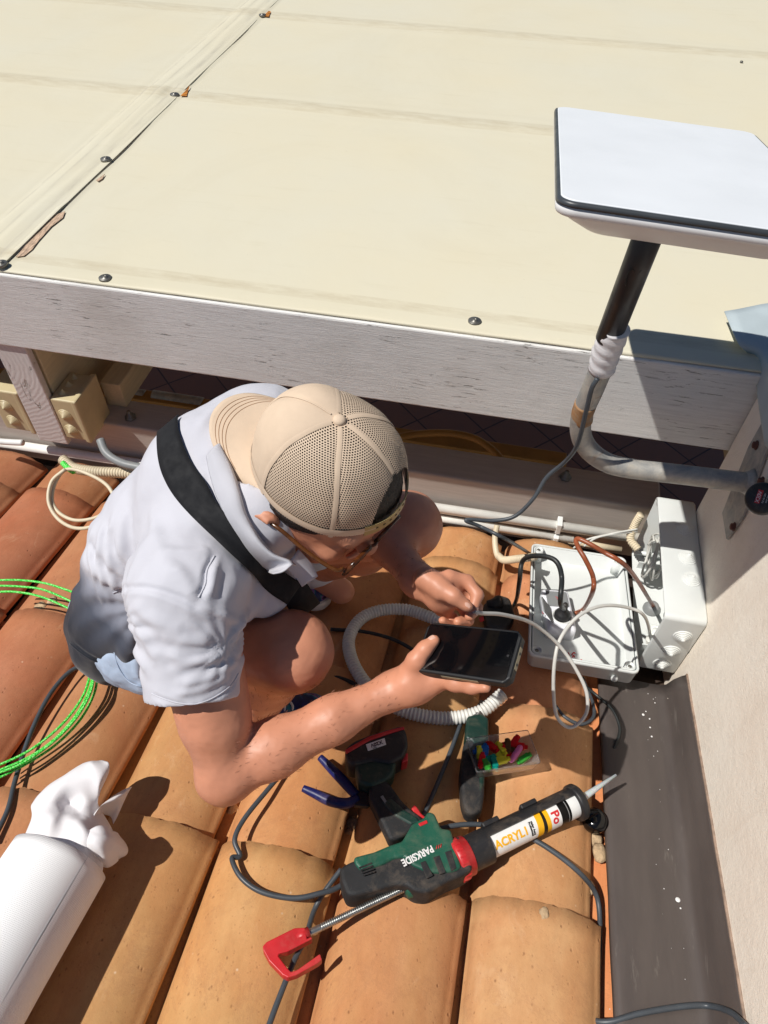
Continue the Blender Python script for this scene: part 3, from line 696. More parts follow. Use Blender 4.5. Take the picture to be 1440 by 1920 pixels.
J = dict(rhip=D(262, 1185, 1.27), lhip=D(330, 1010, 1.44), rknee=D(546, 1222, 1.130), lknee=D(762, 985, 1.27), rank=D(478, 1345, 1.42), lank=D(585, 1070, 1.70),
         pel=D(222, 1125, 1.33), belly=D(330, 1090, 1.28), mid=D(290, 985, 1.25), chest=D(400, 935, 1.17), upper=D(400, 900, 1.13), rsh=D(352, 1115, .995), lsh=D(585, 850, 1.20), neck=D(455, 945, 1.07),
         relb=D(424, 1446, 1.035), rwri=D(742, 1292, 1.085), lelb=D(668, 940, 1.36), lwri=D(783, 1088, 1.14))
# head frame
def cw(x, y, z): return (RGT*x+UP*y-FWD*z).normalized()
HU = cw(.22, .40, .88); HF = cw(.70, -.68, .0); HF = (HF-HU*HF.dot(HU)).normalized(); HR = HF.cross(HU); HC = D(596, 895, 1.008)
CU = cw(.16, .50, .85); CF = cw(.79, -.58, .0); CF = (CF-CU*CF.dot(CU)).normalized(); CR = CF.cross(CU); CC = D(622, 868, 1.005)
def CH(f, r, u): return CC+CF*f+CR*r+CU*u
def H(f, r, u): return HC+HF*f+HR*r+HU*u
HAX = (HF, HR, HU)
man = thing('person', 'crouching man in white polo and tan mesh cap, looking at his phone', 'person')
G = Grid((-.74, .20, -1.50), (.16, 1.12, -.52), .003)
# legs
thR = (J['rhip']+Vector((.06, -.01, -.01)))
G.cone(J['rhip'], J['rknee'], .070, .062, .03); G.ell(J['rknee']+Vector((.0, 0, .002)), basis((J['rknee']-J['rhip'])), (.060, .060, .064), .02)
mR = J['rknee'].lerp(J['rank'], .38); G.cone(J['rknee'], mR+Vector((-.02, 0, 0)), .054, .056, .02); G.cone(mR+Vector((-.02, 0, 0)), J['rank'], .056, .036, .02)
G.cone(J['lhip'], J['lknee'], .083, .058, .03); G.ell(J['lknee'], basis((J['lknee']-J['lhip'])), (.058, .058, .06), .02)
mL = J['lknee'].lerp(J['lank'], .4); G.cone(J['lknee'], mL, .052, .054, .02); G.cone(mL, J['lank'], .054, .034, .02)
G.cone(J['rank'], J['rank']+Vector((.09, -.01, -.02)), .034, .03, .02); G.cone(J['lank'], J['lank']+Vector((.08, -.03, -.02)), .034, .03, .02)
# trunk core, inside the clothes
G.cone(J['pel'], J['mid'], .07, .08, .03); G.cone(J['mid'], J['upper'], .08, .065, .03); G.cone(J['upper'], J['rsh'], .05, .045, .03); G.cone(J['upper'], J['lsh'], .05, .045, .03)
G.cone(J['pel'], J['rhip'], .07, .075, .02); G.cone(J['pel'], J['lhip'], .07, .075, .02)
# arms
def arm(sh, el, wr, r, elb_out):
    G.cone(sh, el, r*1.16, r*.86, .014); bi = sh.lerp(el, .55); G.cone(sh.lerp(el, .3), bi.lerp(el, .3), r*1.18, r*1.08, .02)
    G.ell(el+elb_out, basis(wr-el), (r*.80, r*.80, r*.86), .02)
    f1 = el.lerp(wr, .28); f2 = el.lerp(wr, .62); G.cone(el, f1, r*.82, r*.87, .012); G.cone(f1, f2, r*.87, r*.69, .02); G.cone(f2, wr, r*.72, r*.53, .02)
arm(J['rsh'], J['relb'], J['rwri'], .0468, Vector((.0, -.006, -.008)))
arm(J['lsh'], J['lelb'], J['lwri'], .046, Vector((0, 0, 0)))
# neck and head
G.cone(J['neck'], H(-.045, 0, -.07), .058, .056, .03); G.cone(J['neck'], J['upper'], .055, .06, .03)
G.ell(H(.0, 0, -.018), HAX, (.090, .071, .086), .02); G.ell(H(.034, 0, -.062), HAX, (.062, .058, .066), .03)
G.cone(H(.05, -.022, -.125), H(.05, .022, -.125), .026, .026, .03); G.cone(H(.0, .05, -.085), H(.045, .03, -.125), .024, .022, .03); G.cone(H(.0, -.05, -.085), H(.045, -.03, -.125), .024, .022, .03)
G.ell(CH(.030, 0, -.045), (CF, CR, CU), (.078, .070, .045), .02)
G.cone(H(.092, -.03, -.024), H(.092, .03, -.024), .012, .012, .02)           # brow
G.chain([H(.096, 0, -.035), H(.112, 0, -.065), H(.108, 0, -.073)], [.008, .012, .012], .012)    # nose
for sgn in (-1, 1):
    G.ell(H(.084, .031*sgn, -.042), HAX, (.014, .018, .011), .006, 'sub'); G.ell(H(.082, .031*sgn, -.042), HAX, (.012, .013, .012), .003)   # eye sockets and eyes
    G.ell(H(.074, .04*sgn, -.068), HAX, (.02, .02, .018), .02)               # cheeks
    e = H(-.018, .083*sgn, -.054); EX = (HF*.94-HU*.15-HR*.24*sgn).normalized(); EY = HR*sgn; EZ = HU
    G.ell(e, (EX, (EY-EX*EY.dot(EX)).normalized(), EX.cross((EY-EX*EY.dot(EX)).normalized())), (.026, .012, .038), .006)
    G.ell(e+HR*sgn*.008+HU*.003, HAX, (.013, .008, .022), .004, 'sub')
    G.chain([e+HR*sgn*.009+HF*.010+HU*.030, e+HR*sgn*.011-HF*.010+HU*.027, e+HR*sgn*.013-HF*.018+HU*.010, e+HR*sgn*.008-HF*.012-HU*.020], [.0042]*4, .004)
    G.cone(e+HR*sgn*.004+HF*.0-HU*.026, e+HR*sgn*.004+HF*.004-HU*.03, .006, .006, .008)
G.chain([H(.101, -.022, -.094), H(.108, 0, -.090), H(.101, .022, -.094)], [.004, .0065, .004], .006); G.chain([H(.098, -.018, -.103), H(.105, 0, -.104), H(.098, .018, -.103)], [.005, .007, .005], .006)
G.cone(H(.12, -.02, -.0985), H(.12, .02, -.0985), .003, .003, .004, 'sub')
# phone frame (fitted pose)
PX, PY, PZ = Vector((.866, -.204, .456)), Vector((.150, .977, .152)), Vector((-.476, -.063, .877)); PC = Vector((.031, .529, -.916))
def PH(x, y, z): return PC+PX*x+PY*y+PZ*z
# right hand under the phone: palm against its left end and underside, thumb over the glass
wr = J['rwri']
palm0 = D(778, 1282, 1.085)
G.cone(wr, palm0, .026, .026, .025, flat=(PZ, 1.15)); G.cone(palm0, PH(-.045, .012, -.030), .026, .021, .02, flat=(PZ, 1.2)); G.cone(palm0, PH(-.040, -.026, -.028), .026, .020, .02, flat=(PZ, 1.2))
G.cone(D(768, 1278, 1.07), PH(-.080, -.030, -.008), .021, .0170, .02)     # thenar
G.chain([PH(-.088, -.036, -.006), PH(-.074, -.026, .010), PH(-.062, -.010, .0170), PH(-.052, .006, .0160)], [.0165, .0135, .0112, .0088], .010)  # thumb
G.chain([PH(-.045, .020, -.028), PH(-.015, .034, -.026), PH(.012, .042, -.021), PH(.026, .044, -.0165)], [.0125, .0098, .0088, .0076], .006)      # index
G.chain([PH(-.042, .004, -.030), PH(-.008, .010, -.027), PH(.024, .016, -.022), PH(.040, .018, -.017)], [.0125, .0098, .0088, .0076], .006)       # middle
G.chain([PH(-.040, -.014, -.030), PH(-.008, -.016, -.027), PH(.020, -.016, -.022), PH(.036, -.015, -.017)], [.0125, .0096, .0086, .0075], .006)   # ring
G.chain([PH(-.046, -.032, -.026), PH(-.018, -.040, -.022), PH(.012, -.043, -.017), PH(.036, -.042, -.013)], [.0145, .0115, .0095, .0078], .008)        # little
# left hand: a pinch on the white lead
wl = J['lwri']; pk = D(828, 1112, 1.115)
G.cone(wl, pk, .025, .027, .02, flat=(-FWD, 1.3))
K = [D(842, 1082, 1.10), D(852, 1100, 1.115), D(846, 1122, 1.125), D(830, 1142, 1.13)]
for q in K: G.cone(pk, q, .018, .0115, .018)
G.chain([K[0], D(876, 1090, 1.105), D(895, 1115, 1.095), D(888, 1138, 1.09)], [.0115, .0105, .0095, .0080], .005)
G.chain([K[1], D(880, 1112, 1.125), D(893, 1140, 1.11), D(880, 1156, 1.095)], [.0115, .0105, .0095, .0080], .005)
G.chain([K[2], D(872, 1140, 1.135), D(878, 1163, 1.125), D(858, 1166, 1.105)], [.011, .0100, .0090, .0078], .005)
G.chain([K[3], D(850, 1162, 1.14), D(848, 1176, 1.125), D(830, 1164, 1.105)], [.0105, .009, .0082, .007], .005)
G.cone(D(800, 1085, 1.10), D(826, 1108, 1.085), .020, .0145, .014); G.chain([D(822, 1098, 1.085), D(850, 1118, 1.074), D(876, 1137, 1.072)], [.0145, .0118, .0092], .008)   # thumb
def skin_d(p, n): return .0010*noise.noise(p*38)+.0004*noise.noise(p*120)
body = G.mesh('body', 'skin', man, skin_d)
SK = BVHTree.FromPolygons([v.co.copy() for v in body.data.vertices], [tuple(p.vertices) for p in body.data.polygons])
hr_v, hr_f = [], []; rh = random.Random(11)
for a_, b_, nn, t0, t1 in ((J['relb'], J['rwri'], 420, .05, .98), (J['lelb'], J['lwri'], 260, .2, .98), (J['rknee'], J['rank'], 260, .0, .6)):
    vv = [v for v in body.data.vertices if t0 < (v.co-a_).dot(b_-a_)/(b_-a_).length_squared < t1 and (v.co-a_-(b_-a_)*((v.co-a_).dot(b_-a_)/(b_-a_).length_squared)).length < .07]
    for v in rh.sample(vv, min(nn, len(vv))):
        d_ = ((b_-a_).normalized()*rh.uniform(.4, 1)+v.normal.cross((b_-a_).normalized())*rh.uniform(-.9, .9)+v.normal*rh.uniform(.15, .5)).normalized(); s_ = d_.cross(v.normal).normalized()*.00009; k = len(hr_v); L_ = rh.uniform(.005, .011)
        p0 = v.co-v.normal*.0005; hr_v += [p0-s_, p0+s_, p0+d_*L_*.55+s_*.6+v.normal*.0006, p0+d_*L_]; hr_f += [(k, k+1, k+2), (k, k+2, k+3)]
M['bodyhair'] = mat('body_hair', (128, 82, 58), .6, .1, 60); mk('arm_hair', hr_v, hr_f, 'bodyhair', man)['kind'] = 'stuff'
def hit(tree, px, py, off=0, mx=5, face=True):
    r = ray(px, py).normalized(); q = tree.ray_cast(Vector((0, 0, 0)), r, mx)
    if q[0] is None: return None
    n = q[1] if q[1].dot(r) < 0 else -q[1]; return q[0]+n*off
# nails
M['nail'] = mat('fingernail', (222, 176, 156), .3, .04, 60)
def nail(name, tipc, fwd_, up_, wd=.0058, ln=.0075):
    f_ = fwd_.normalized(); u_ = (up_-f_*up_.dot(f_)).normalized(); s_ = f_.cross(u_); vs, fs = [], []
    for i in range(7):
        for j in range(7):
            a = (i/6-.5)*2; b = (j/6-.5)*2; k = math.sqrt(max(.0, 1-.35*b*b*(1 if b > 0 else .4)))
            vs.append(tipc+s_*a*wd*k+f_*b*ln+u_*(-.0030*a*a-.0012*b*b))
    for i in range(6):
        for j in range(6): a = i*7+j; fs.append((a, a+1, a+8, a+7))
    return mk(name, vs, fs, 'nail', man, True)
a, b = PH(-.062, -.010, .0170), PH(-.052, .006, .0160); nail('thumbnail', a.lerp(b, .86)+PZ*.0096, b-a, PZ+PX*.15)
a, b = D(850, 1118, 1.074), D(876, 1137, 1.072); nail('thumbnail', a.lerp(b, .86)-FWD*.0094+UP*.002, b-a, -FWD+UP*.2)

# ---- shirt
SG = Grid((-.80, .28, -1.45), (.02, 1.20, -.60), .0035)
LX = Vector((.30, .95, 0)).normalized()
def tor(c, dirv, rl, rd, rh, k=.05):
    X, Y, Z = basis(dirv, LX); SG.ell(c, (X, Y, Z), (rl, rd, rh), k)
tor(J['pel']+Vector((.045, 0, -.01)), J['mid']-J['pel'], .150, .097, .145); tor(D(305, 1005, 1.275), J['mid']-J['pel'], .165, .104, .15)
tor(D(392, 915, 1.23), J['upper']-J['mid'], .172, .104, .14); tor(D(455, 870, 1.19), J['upper']-J['mid'], .175, .100, .11)
SG.cone(J['upper'], J['neck']+Vector((.03, 0, .0)), .105, .078, .05); SG.cone(D(400, 1060, 1.14), D(480, 1060, 1.14), .085, .075, .05)
SG.cone(J['rsh']+Vector((-.02, .03, -.02)), J['rsh'], .080, .068, .05); SG.cone(J['lsh'], D(500, 830, 1.19), .072, .090, .05)
SG.cone(D(430, 905, 1.15), D(372, 1060, 1.06), .085, .070, .05)
SG.cone(D(350, 1130, 1.05), D(480, 1110, 1.10), .06, .035, .04)
hR = D(364, 1306, 1.003); aR = (hR-J['rsh']).normalized(); hemn = (aR*.93+RGT*.0-FWD*.10).normalized()
SG.cone(J['rsh'], hR+aR*.05, .076, .064, .035, clips=((hR, hemn),))
SG.cone(hR-aR*.012, hR+aR*.08, .0555, .0555, .004, 'sub')
hL = D(640, 905, 1.28); SG.cone(J['lsh'], hL, .062, .058, .03)
SG.cone(J['neck'], H(-.045, 0, -.05), .064, .066, .008, 'sub')
lw = (D(190, 1275, 1.30)-D(170, 1050, 1.30)).normalized()
# shirt tail over the seat
SG.cone(D(200, 1165, 1.33), D(222, 1212, 1.29), .066, .050, .05); SG.cone(D(225, 1140, 1.27), D(268, 1180, 1.21), .070, .060, .04)
CR_ = [([(212, 1114), (240, 1102), (290, 1105), (340, 1123), (390, 1150), (430, 1170), (452, 1185)], -.0030, .0045), ([(374, 1122), (385, 1095), (388, 1070), (402, 1042)], -.0034, .0045),
 ([(392, 1122), (400, 1090), (404, 1062)], .0030, .008), ([(194, 979), (184, 1035), (190, 1084), (209, 1140)], .0040, .007), ([(172, 990), (168, 1040), (182, 1100), (203, 1150)], .0036, .006), ([(212, 965), (202, 1020), (205, 1070), (215, 1110)], .0032, .007), ([(240, 950), (226, 1000), (222, 1050)], .0026, .009),
 ([(449, 1237), (392, 1271), (340, 1284)], .0042, .007), ([(437, 1262), (385, 1290), (332, 1302)], .0038, .006), ([(432, 1228), (362, 1240), (310, 1226)], .0036, .008), ([(446, 1250), (410, 1275)], -.0032, .005), ([(227, 1155), (250, 1215), (276, 1260)], .0032, .009), ([(240, 1140), (270, 1200), (300, 1235)], .0030, .009), ([(460, 1174), (419, 1155), (362, 1138)], .0040, .008),
 ([(242, 1136), (295, 1168), (345, 1182)], .0030, .010), ([(470, 1145), (452, 1172), (440, 1200)], .0036, .007), ([(400, 1200), (350, 1205), (300, 1195)], .0026, .010), ([(392, 1027), (362, 1035), (310, 1031)], .0026, .009), ([(280, 960), (300, 1030), (330, 1080)], .0024, .010), ([(330, 1060), (350, 1090), (362, 1115)], .0024, .008),
 ([(400, 880), (420, 950), (452, 1010)], .0026, .006), ([(372, 890), (390, 940), (420, 985)], .0024, .007), ([(430, 740), (400, 770), (375, 800)], .0024, .009), ([(284, 1302), (300, 1310), (330, 1320), (365, 1323), (400, 1312), (432, 1290), (447, 1265)], -.0016, .0035), ([(140, 1208), (160, 1225), (185, 1237), (208, 1238)], -.0022, .004), ([(480, 1080), (500, 1100), (520, 1120)], .003, .008)]
def CREASE():
    from mathutils.kdtree import KDTree
    me = shirt.data; bt = BVHTree.FromPolygons([v.co.copy() for v in me.vertices], [tuple(p.vertices) for p in me.polygons]); nr_ = [v.normal.copy() for v in me.vertices]; dl = np.zeros(len(me.vertices))
    for pts, amp, wd in CR_:
        C = catmull([Vector((x, y, 0)) for x, y in pts], 14); Q = [q for q in (hit(bt, c.x, c.y) for c in C) if q is not None]
        if len(Q) < 4: continue
        kd = KDTree(len(Q)); [kd.insert(q, i) for i, q in enumerate(Q)]; kd.balance(); lo = Vector([min(q[k] for q in Q) for k in range(3)])-Vector((wd*3,)*3); hi = Vector([max(q[k] for q in Q) for k in range(3)])+Vector((wd*3,)*3)
        for i, v in enumerate(me.vertices):
            c = v.co
            if c.x < lo.x or c.y < lo.y or c.z < lo.z or c.x > hi.x or c.y > hi.y or c.z > hi.z: continue
            _, k, d = kd.find(c)
            if d < wd*3: t = k/len(Q); e = min(1, 6*t+.15, 6*(1-t)+.15); dl[i] += amp*e*(math.exp(-(d/wd)**2)-.35*math.exp(-((d-wd*1.7)/wd)**2))
    for v, q, e in zip(me.vertices, nr_, dl): v.co += q*float(e)
    me.update()
def fold(p, n):
    # long soft folds that radiate from the armpit and run down the back
    q = p-D(455, 1185, 1.08); r = q.length; an = math.atan2(q.dot(UP), q.dot(RGT)); wgt = math.exp(-((r-.05)/.11)**2)
    f = .0018*wgt*math.sin(an*15+5*noise.noise(p*9))
    q2 = p-D(300, 1130, 1.18); an2 = math.atan2(q2.dot(UP), q2.dot(RGT)); f += .0030*math.sin(an2*17+4*noise.noise(p*7))*math.exp(-((q2.length-.12)/.10)**2)
    t = (p-J['rsh']).dot(aR)/(hR-J['rsh']).length
    if .2 < t < 1.2 and (p-J['rsh']-aR*(p-J['rsh']).dot(aR)).length < .09: f += .0026*math.sin(t*24+6*noise.noise(p*12))*(.4+noise.noise(p*8+Vector((3, 1, 2))))
    f *= min(1, max(.15, (hR-p).dot(hemn)/.05)) if t > .2 and (p-hR).length < .12 else 1
    f += .0022*(noise.noise(Vector((p.x*12, p.y*12, p.z*9)))) + .0008*(1-abs(noise.noise(Vector((p.x*24+4, p.y*20, p.z*20))))*2.2)
    f += .0006*noise.noise(p*60)
    return f
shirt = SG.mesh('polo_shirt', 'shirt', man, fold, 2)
CREASE()
SH = BVHTree.FromPolygons([v.co.copy() for v in shirt.data.vertices], [tuple(p.vertices) for p in shirt.data.polygons])
def onsh(px, py, off=.003): 
    q = hit(SH, px, py, off); return q
def seam(name, pts, r, m='shirt', off=.0004):
    P = [hit(SH, a, b, off) for a, b in [tuple(p) for p in (catmull([Vector((x, y, 0)) for x, y in pts], 6))] ] if False else []
    C = catmull([Vector((x, y, 0)) for x, y in pts], 6)
    for c in C:
        q = hit(SH, c.x, c.y, off)
        if q is not None and (not P or (q-P[-1]).length < .05): P.append(q)
    if len(P) > 3: v, f = tube_data(P, r, 6); mk(name, v, f, m, shirt, True)
seam('sleeve_seam', [(212, 1112), (240, 1100), (290, 1103), (340, 1122), (390, 1150), (430, 1170), (452, 1185)], .0014)
seam('sleeve_seam', [(372, 1120), (385, 1095), (388, 1070), (402, 1042)], .0012)
seam('hem_stitch', [(284, 1300), (300, 1307), (330, 1317), (365, 1320), (400, 1308), (432, 1285), (447, 1262)], .0009)
seam('hem_edge', [(132, 1206), (150, 1222), (172, 1236), (196, 1242), (212, 1236)], .0018)
# strap: a webbing band laid on the shirt
def band(name, L, Rr, m, parent, off=.004, n=10, nw=5, th=.0016, tree=None):
    A = catmull([Vector((x, y, 0)) for x, y in L], n); B = catmull([Vector((x, y, 0)) for x, y in Rr], n); rows = []
    for a, b in zip(A, B):
        row = [hit(tree or SH, *(a.lerp(b, k/nw).xy), off) for k in range(nw+1)]
        if all(q is not None for q in row): rows.append(row)
    # smooth along the band
    for _ in range(6):
        rows = [[(rows[max(i-1, 0)][k]+rows[i][k]*2+rows[min(i+1, len(rows)-1)][k])/4 for k in range(nw+1)] for i in range(len(rows))]
    vs = [q for r_ in rows for q in r_]; W = nw+1; fs = [(i*W+k, i*W+k+1, (i+1)*W+k+1, (i+1)*W+k) for i in range(len(rows)-1) for k in range(nw)]
    o = mk(name, vs, fs, m, parent, True); md = o.modifiers.new('t', 'SOLIDIFY'); md.thickness = th; md.offset = 1; return o
strap = band('shoulder_strap', [(303, 796), (300, 830), (306, 880), (330, 930), (372, 985), (420, 1035), (465, 1075), (505, 1110), (535, 1132)],
     [(347, 762), (336, 800), (352, 850), (385, 905), (425, 960), (462, 1005), (500, 1045), (535, 1075), (560, 1095)], 'strap', None, .007)
tag(strap, 'broad black webbing strap slung across the white shirt', 'strap')
patch('strap_tail', [[D(522, 1112, 1.10), D(548, 1092, 1.10), D(566, 1082, 1.12)], [D(540, 1140, 1.13), D(565, 1122, 1.13), D(585, 1108, 1.15)], [D(556, 1158, 1.20), D(580, 1146, 1.20), D(600, 1130, 1.22)]], 'strap', strap, 6, .002)
# collar
def collar():
    IN = [(412, 838), (432, 880), (450, 925), (464, 968), (485, 1012), (512, 1040), (540, 1052)]
    OUT = [(388, 858), (400, 900), (416, 945), (438, 988), (464, 1030), (484, 1054), (498, 1070)]
    DI = [1.045, 1.02, 1.0, .985, .98, .985, .99]; DO = [1.045, 1.03, 1.01, .995, .985, .985, .985]
    rows = []
    for (a, b), (c, d), e, f in zip(IN, OUT, DI, DO):
        p, q = D(a, b, e), D(c, d, f); s_ = hit(SH, c, d, .004)
        if s_ is not None: q = s_
        s2 = hit(SH, a, b, .006)
        if s2 is not None and s2.length < p.length: p = s2
        p -= FWD*.006
        mid = p.lerp(q, .45)-FWD*.007; rows.append([p+FWD*.022, p, mid, q])
    rows.append([D(552, 1062, .995)+FWD*.02, D(548, 1060, .985), D(530, 1072, .98), D(512, 1076, .985)])
    return patch('collar', rows, 'rib', man, 8, .002, .0006, 30, 1)
collar()
patch('collar_inner', [[D(440, 862, 1.05), D(462, 905, 1.03), D(486, 950, 1.01), D(512, 990, 1.0)], [D(448, 866, 1.09), D(470, 905, 1.07), D(494, 950, 1.05), D(520, 990, 1.03)]], 'rib', man, 8, .002)
# placket and chest piece seen under the chin
patch('placket', [[D(560, 1030, 1.05), D(585, 1058, 1.07), D(596, 1080, 1.08)], [D(535, 1062, 1.05), D(556, 1085, 1.07), D(566, 1100, 1.08)]], 'shirt', man, 6, .002)

# ---- shorts
SO = Grid((-.78, .35, -1.45), (-.15, 1.1, -.95), .005)
SO.cone(D(228, 1185, 1.315), D(330, 1225, 1.24), .077, .080, .03, clips=((D(322, 1250, 1.25), (J['rknee']-J['rhip']).normalized()),))
SO.cone(J['lhip'], J['lhip'].lerp(J['lknee'], .6), .09, .078, .03); SO.cone(J['pel']+Vector((.03, 0, -.02)), J['rhip'], .10, .085, .05); SO.cone(J['pel']+Vector((.03, 0, -.02)), J['lhip'], .10, .09, .05)
shorts = SO.mesh('shorts', 'denim', man, lambda p, n: .0035*noise.noise(p*34)+.002*noise.noise(p*80), 1)
STs = BVHTree.FromPolygons([v.co.copy() for v in shorts.data.vertices], [tuple(p.vertices) for p in shorts.data.polygons])
for pts in (((196, 1228), (200, 1262), (222, 1290), (250, 1302), (282, 1308)), ((215, 1222), (222, 1250), (240, 1275), (262, 1286), (284, 1290))):
    P = [hit(STs, a, b, .001) for a, b in pts]; P = [p for p in P if p is not None]
    if len(P) > 2: tube('hem_stitch', P, .0012, 'denim', shorts, sm=5)
# ---- hair: close crop below the cap
HG = Grid(tuple(HC-Vector((.17, .17, .17))), tuple(HC+Vector((.19, .17, .17))), .003)
HG.ell(H(-.006, 0, -.012), HAX, (.0965, .0770, .0925), .004, clips=((H(-.02, 0, -.050), -HU*.92+HF*.38), (H(.078, 0, 0), HF), (CH(0, 0, -.030), CU)))
HG.ell(H(-.014, .089, -.056), HAX, (.025, .018, .032), .004, 'sub'); HG.ell(H(-.014, -.089, -.056), HAX, (.025, .018, .032), .004, 'sub')
HG.ell(CH(0, 0, -.030), (CF, CR, CU), (.1095, .0950, .110), .004, clips=((CH(0, 0, -.034), -CU),))
HG.mesh('hair', 'hair', man, lambda p, n: .0009*noise.noise(p*140)+.0009*noise.noise(p*320), 1)
# ---- cap, worn back to front
cap = thing('cap', None, None); cap.parent = man
def dome(az, ph):                                          # az measured from the brim, ph 0 at the button and 1 at the band
    a = math.pi-az; rf, rr_, hu = .114, .099, .124
    if math.cos(a) < 0: rf = .112
    s_ = math.sin(ph*math.pi/2)**.86; c_ = math.cos(ph*math.pi/2)**.8
    k = 1; brow = math.exp(-((abs(az))/1.0)**4)          # stiff front panels stand up taller
    f = rf*s_*math.cos(a)*(1+.05*brow*s_); r_ = rr_*s_*math.sin(a); u = hu*c_+.012*brow*math.sin(ph*math.pi)
    # panel valleys along the six seams
    g = min(abs((az-q+math.pi) % (2*math.pi)-math.pi) for q in (0, R(62), -R(62), R(121), -R(121), math.pi)); dp = .0022*math.exp(-(g/.10)**2)*math.sin(ph*math.pi)**.5
    p = CH(f*(1-dp/.1), r_*(1-dp/.1), u-.026-.4*dp)
    return p+Vector(noise.noise_vector(p*22))*.0018
def panel(a0, a1, m, nm, off=0, ph0=.03, ph1=1.0, cut=None, nu=40, nv=30):
    vs, fs, uv = [], [], []; keep = {}
    for i in range(nu+1):
        for j in range(nv+1):
            az = a0+(a1-a0)*i/nu; ph = ph0+(ph1-ph0)*j/nv; p = dome(az, ph)
            vs.append(p+(p-CC).normalized()*off); uv.append(((az-(a0+a1)/2)*.098*math.sin(min(1, ph*1.1)*math.pi/2), ph*.15))
    for i in range(nu):
        for j in range(nv):
            az = a0+(a1-a0)*(i+.5)/nu; ph = ph0+(ph1-ph0)*(j+.5)/nv
            if cut and cut(az, ph): continue
            a = i*(nv+1)+j; fs.append((a, a+nv+1, a+nv+2, a+1))
    return mk(nm, vs, fs, m, cap, True, uv)
b1, b2 = R(60), R(120)
opening = lambda az, ph: ((abs(abs(az)-math.pi)/.52)**2+((1.0-ph)/.40)**2) < 1
for s_ in (1, -1):
    panel(0, s_*b1, 'capfab', 'front_panel', .0012); panel(s_*b1, s_*b2, 'net', 'mesh_panel'); panel(s_*b2, s_*math.pi, 'net', 'mesh_panel', cut=opening, nu=60, nv=50)
def ribbon(nm, fn, n, wd, m, off=.001):                   # a narrow tape following the dome
    vs, fs = [], []
    for i in range(n+1):
        p, q = fn(i/n, -1), fn(i/n, 1); o_ = (p-CC).normalized()*off; c_ = p.lerp(q, .5); e = (q-p).normalized()*wd; vs += [c_-e+o_, c_+o_*1.6, c_+e+o_]
    for i in range(n):
        for k in (0, 1): a = i*3+k; fs.append((a, a+1, a+4, a+3))
    return mk(nm, vs, fs, m, cap, True)
for az in (b1, -b1, b2, -b2): ribbon('seam_tape', lambda t, s_, az=az: dome(az+s_*.02, .05+.95*t), 40, .0036, 'capfab', .0012)
ribbon('seam_tape', lambda t, s_: dome(s_*.02, .05+.95*t), 30, .0012, 'capfab', .0022)
ribbon('seam_tape', lambda t, s_: dome(math.pi+s_*.02, .05+.52*t), 30, .0036, 'capfab', .0012)
for sg in (1, -1): ribbon('band', lambda t, s_, sg=sg: dome(sg*(t*2.72), .965+s_*.02), 60, .0075, 'capfab', .0018)
# strap with its holes across the opening
vs, fs = [], []; N = 44
for i in range(N+1):
    az = math.pi-.62+1.24*i/N
    for ph, o_ in ((.93, .001), (.93, .0028), (1.0, .0028), (1.0, .001)): p = dome(az, ph); vs.append(p+(p-CC).normalized()*o_)
for i in range(N):
    for k in range(4): a = i*4+k; b = i*4+(k+1) % 4; fs.append((a, b, b+4, a+4))
M['snap'] = mat('olive_snap_strap', (176, 152, 100), .45, .06, 40); M['hole'] = mat('strap_hole', (96, 76, 48), .7, .05, 40)
mk('snap_strap', vs, fs, 'snap', cap, False)
bm = bmesh.new()
for i in range(9):
    az = math.pi-.44+.11*i; p = dome(az, .965); n_ = (p-CC).normalized(); lathe_into(bm, p+n_*.0025, n_, [(.0021, 0), (.0021, .0008)], 10)
bmo('strap_holes', bm, 'hole', cap)
bm = bmesh.new(); p = dome(0, .0); p = dome(0, .0); lathe_into(bm, p-CU*.002, CU, [(.0085, 0), (.009, .003), (.0075, .0062), (.004, .0078), (.0005, .0082)], 20); bmo('button', bm, 'capfab', cap, True)
# brim
def brim(nm, m, off, s0, s1, t0=-1, t1=1, nu=48, nv=14):
    vs, fs = [], []
    for i in range(nu+1):
        t = t0+(t1-t0)*i/nu; az = t*R(60); p = dome(az, 1.0)
        for j in range(nv+1):
            s_ = s0+(s1-s0)*j/nv; ln = .081*(max(0, 1-abs(t)**2.8))**.5
            q = p-CF*ln*s_-CU*(.004*s_+.016*t*t*s_)
            q += CU*(off+.006*(1-t*t)*s_); vs.append(q)
    for i in range(nu):
        for j in range(nv): a = i*(nv+1)+j; fs.append((a, a+nv+1, a+nv+2, a+1))
    return mk(nm, vs, fs, m, cap, True)
o = brim('brim', 'capfab', 0, 0, 1); md = o.modifiers.new('t', 'SOLIDIFY'); md.thickness = .0028; md.offset = 0
M['stitch'] = mat('brown_stitching', (166, 126, 92), .8, .1, 60)
for s_ in (.62, .70, .78, .86):
    P = []
    for i in range(40):
        t = -.80+1.60*i/39*(1); az = t*R(60); p = dome(az, 1.0); ln = .081*(1-abs(t)**2.8)**.5; q = p-CF*ln*s_-CU*(.004*s_+.016*t*t*s_)+CU*(.0016+.006*(1-t*t)*s_); P.append(q)
    v, f = tube_data(P, .00045, 5); mk('stitch_line', v, f, 'stitch', cap, True)
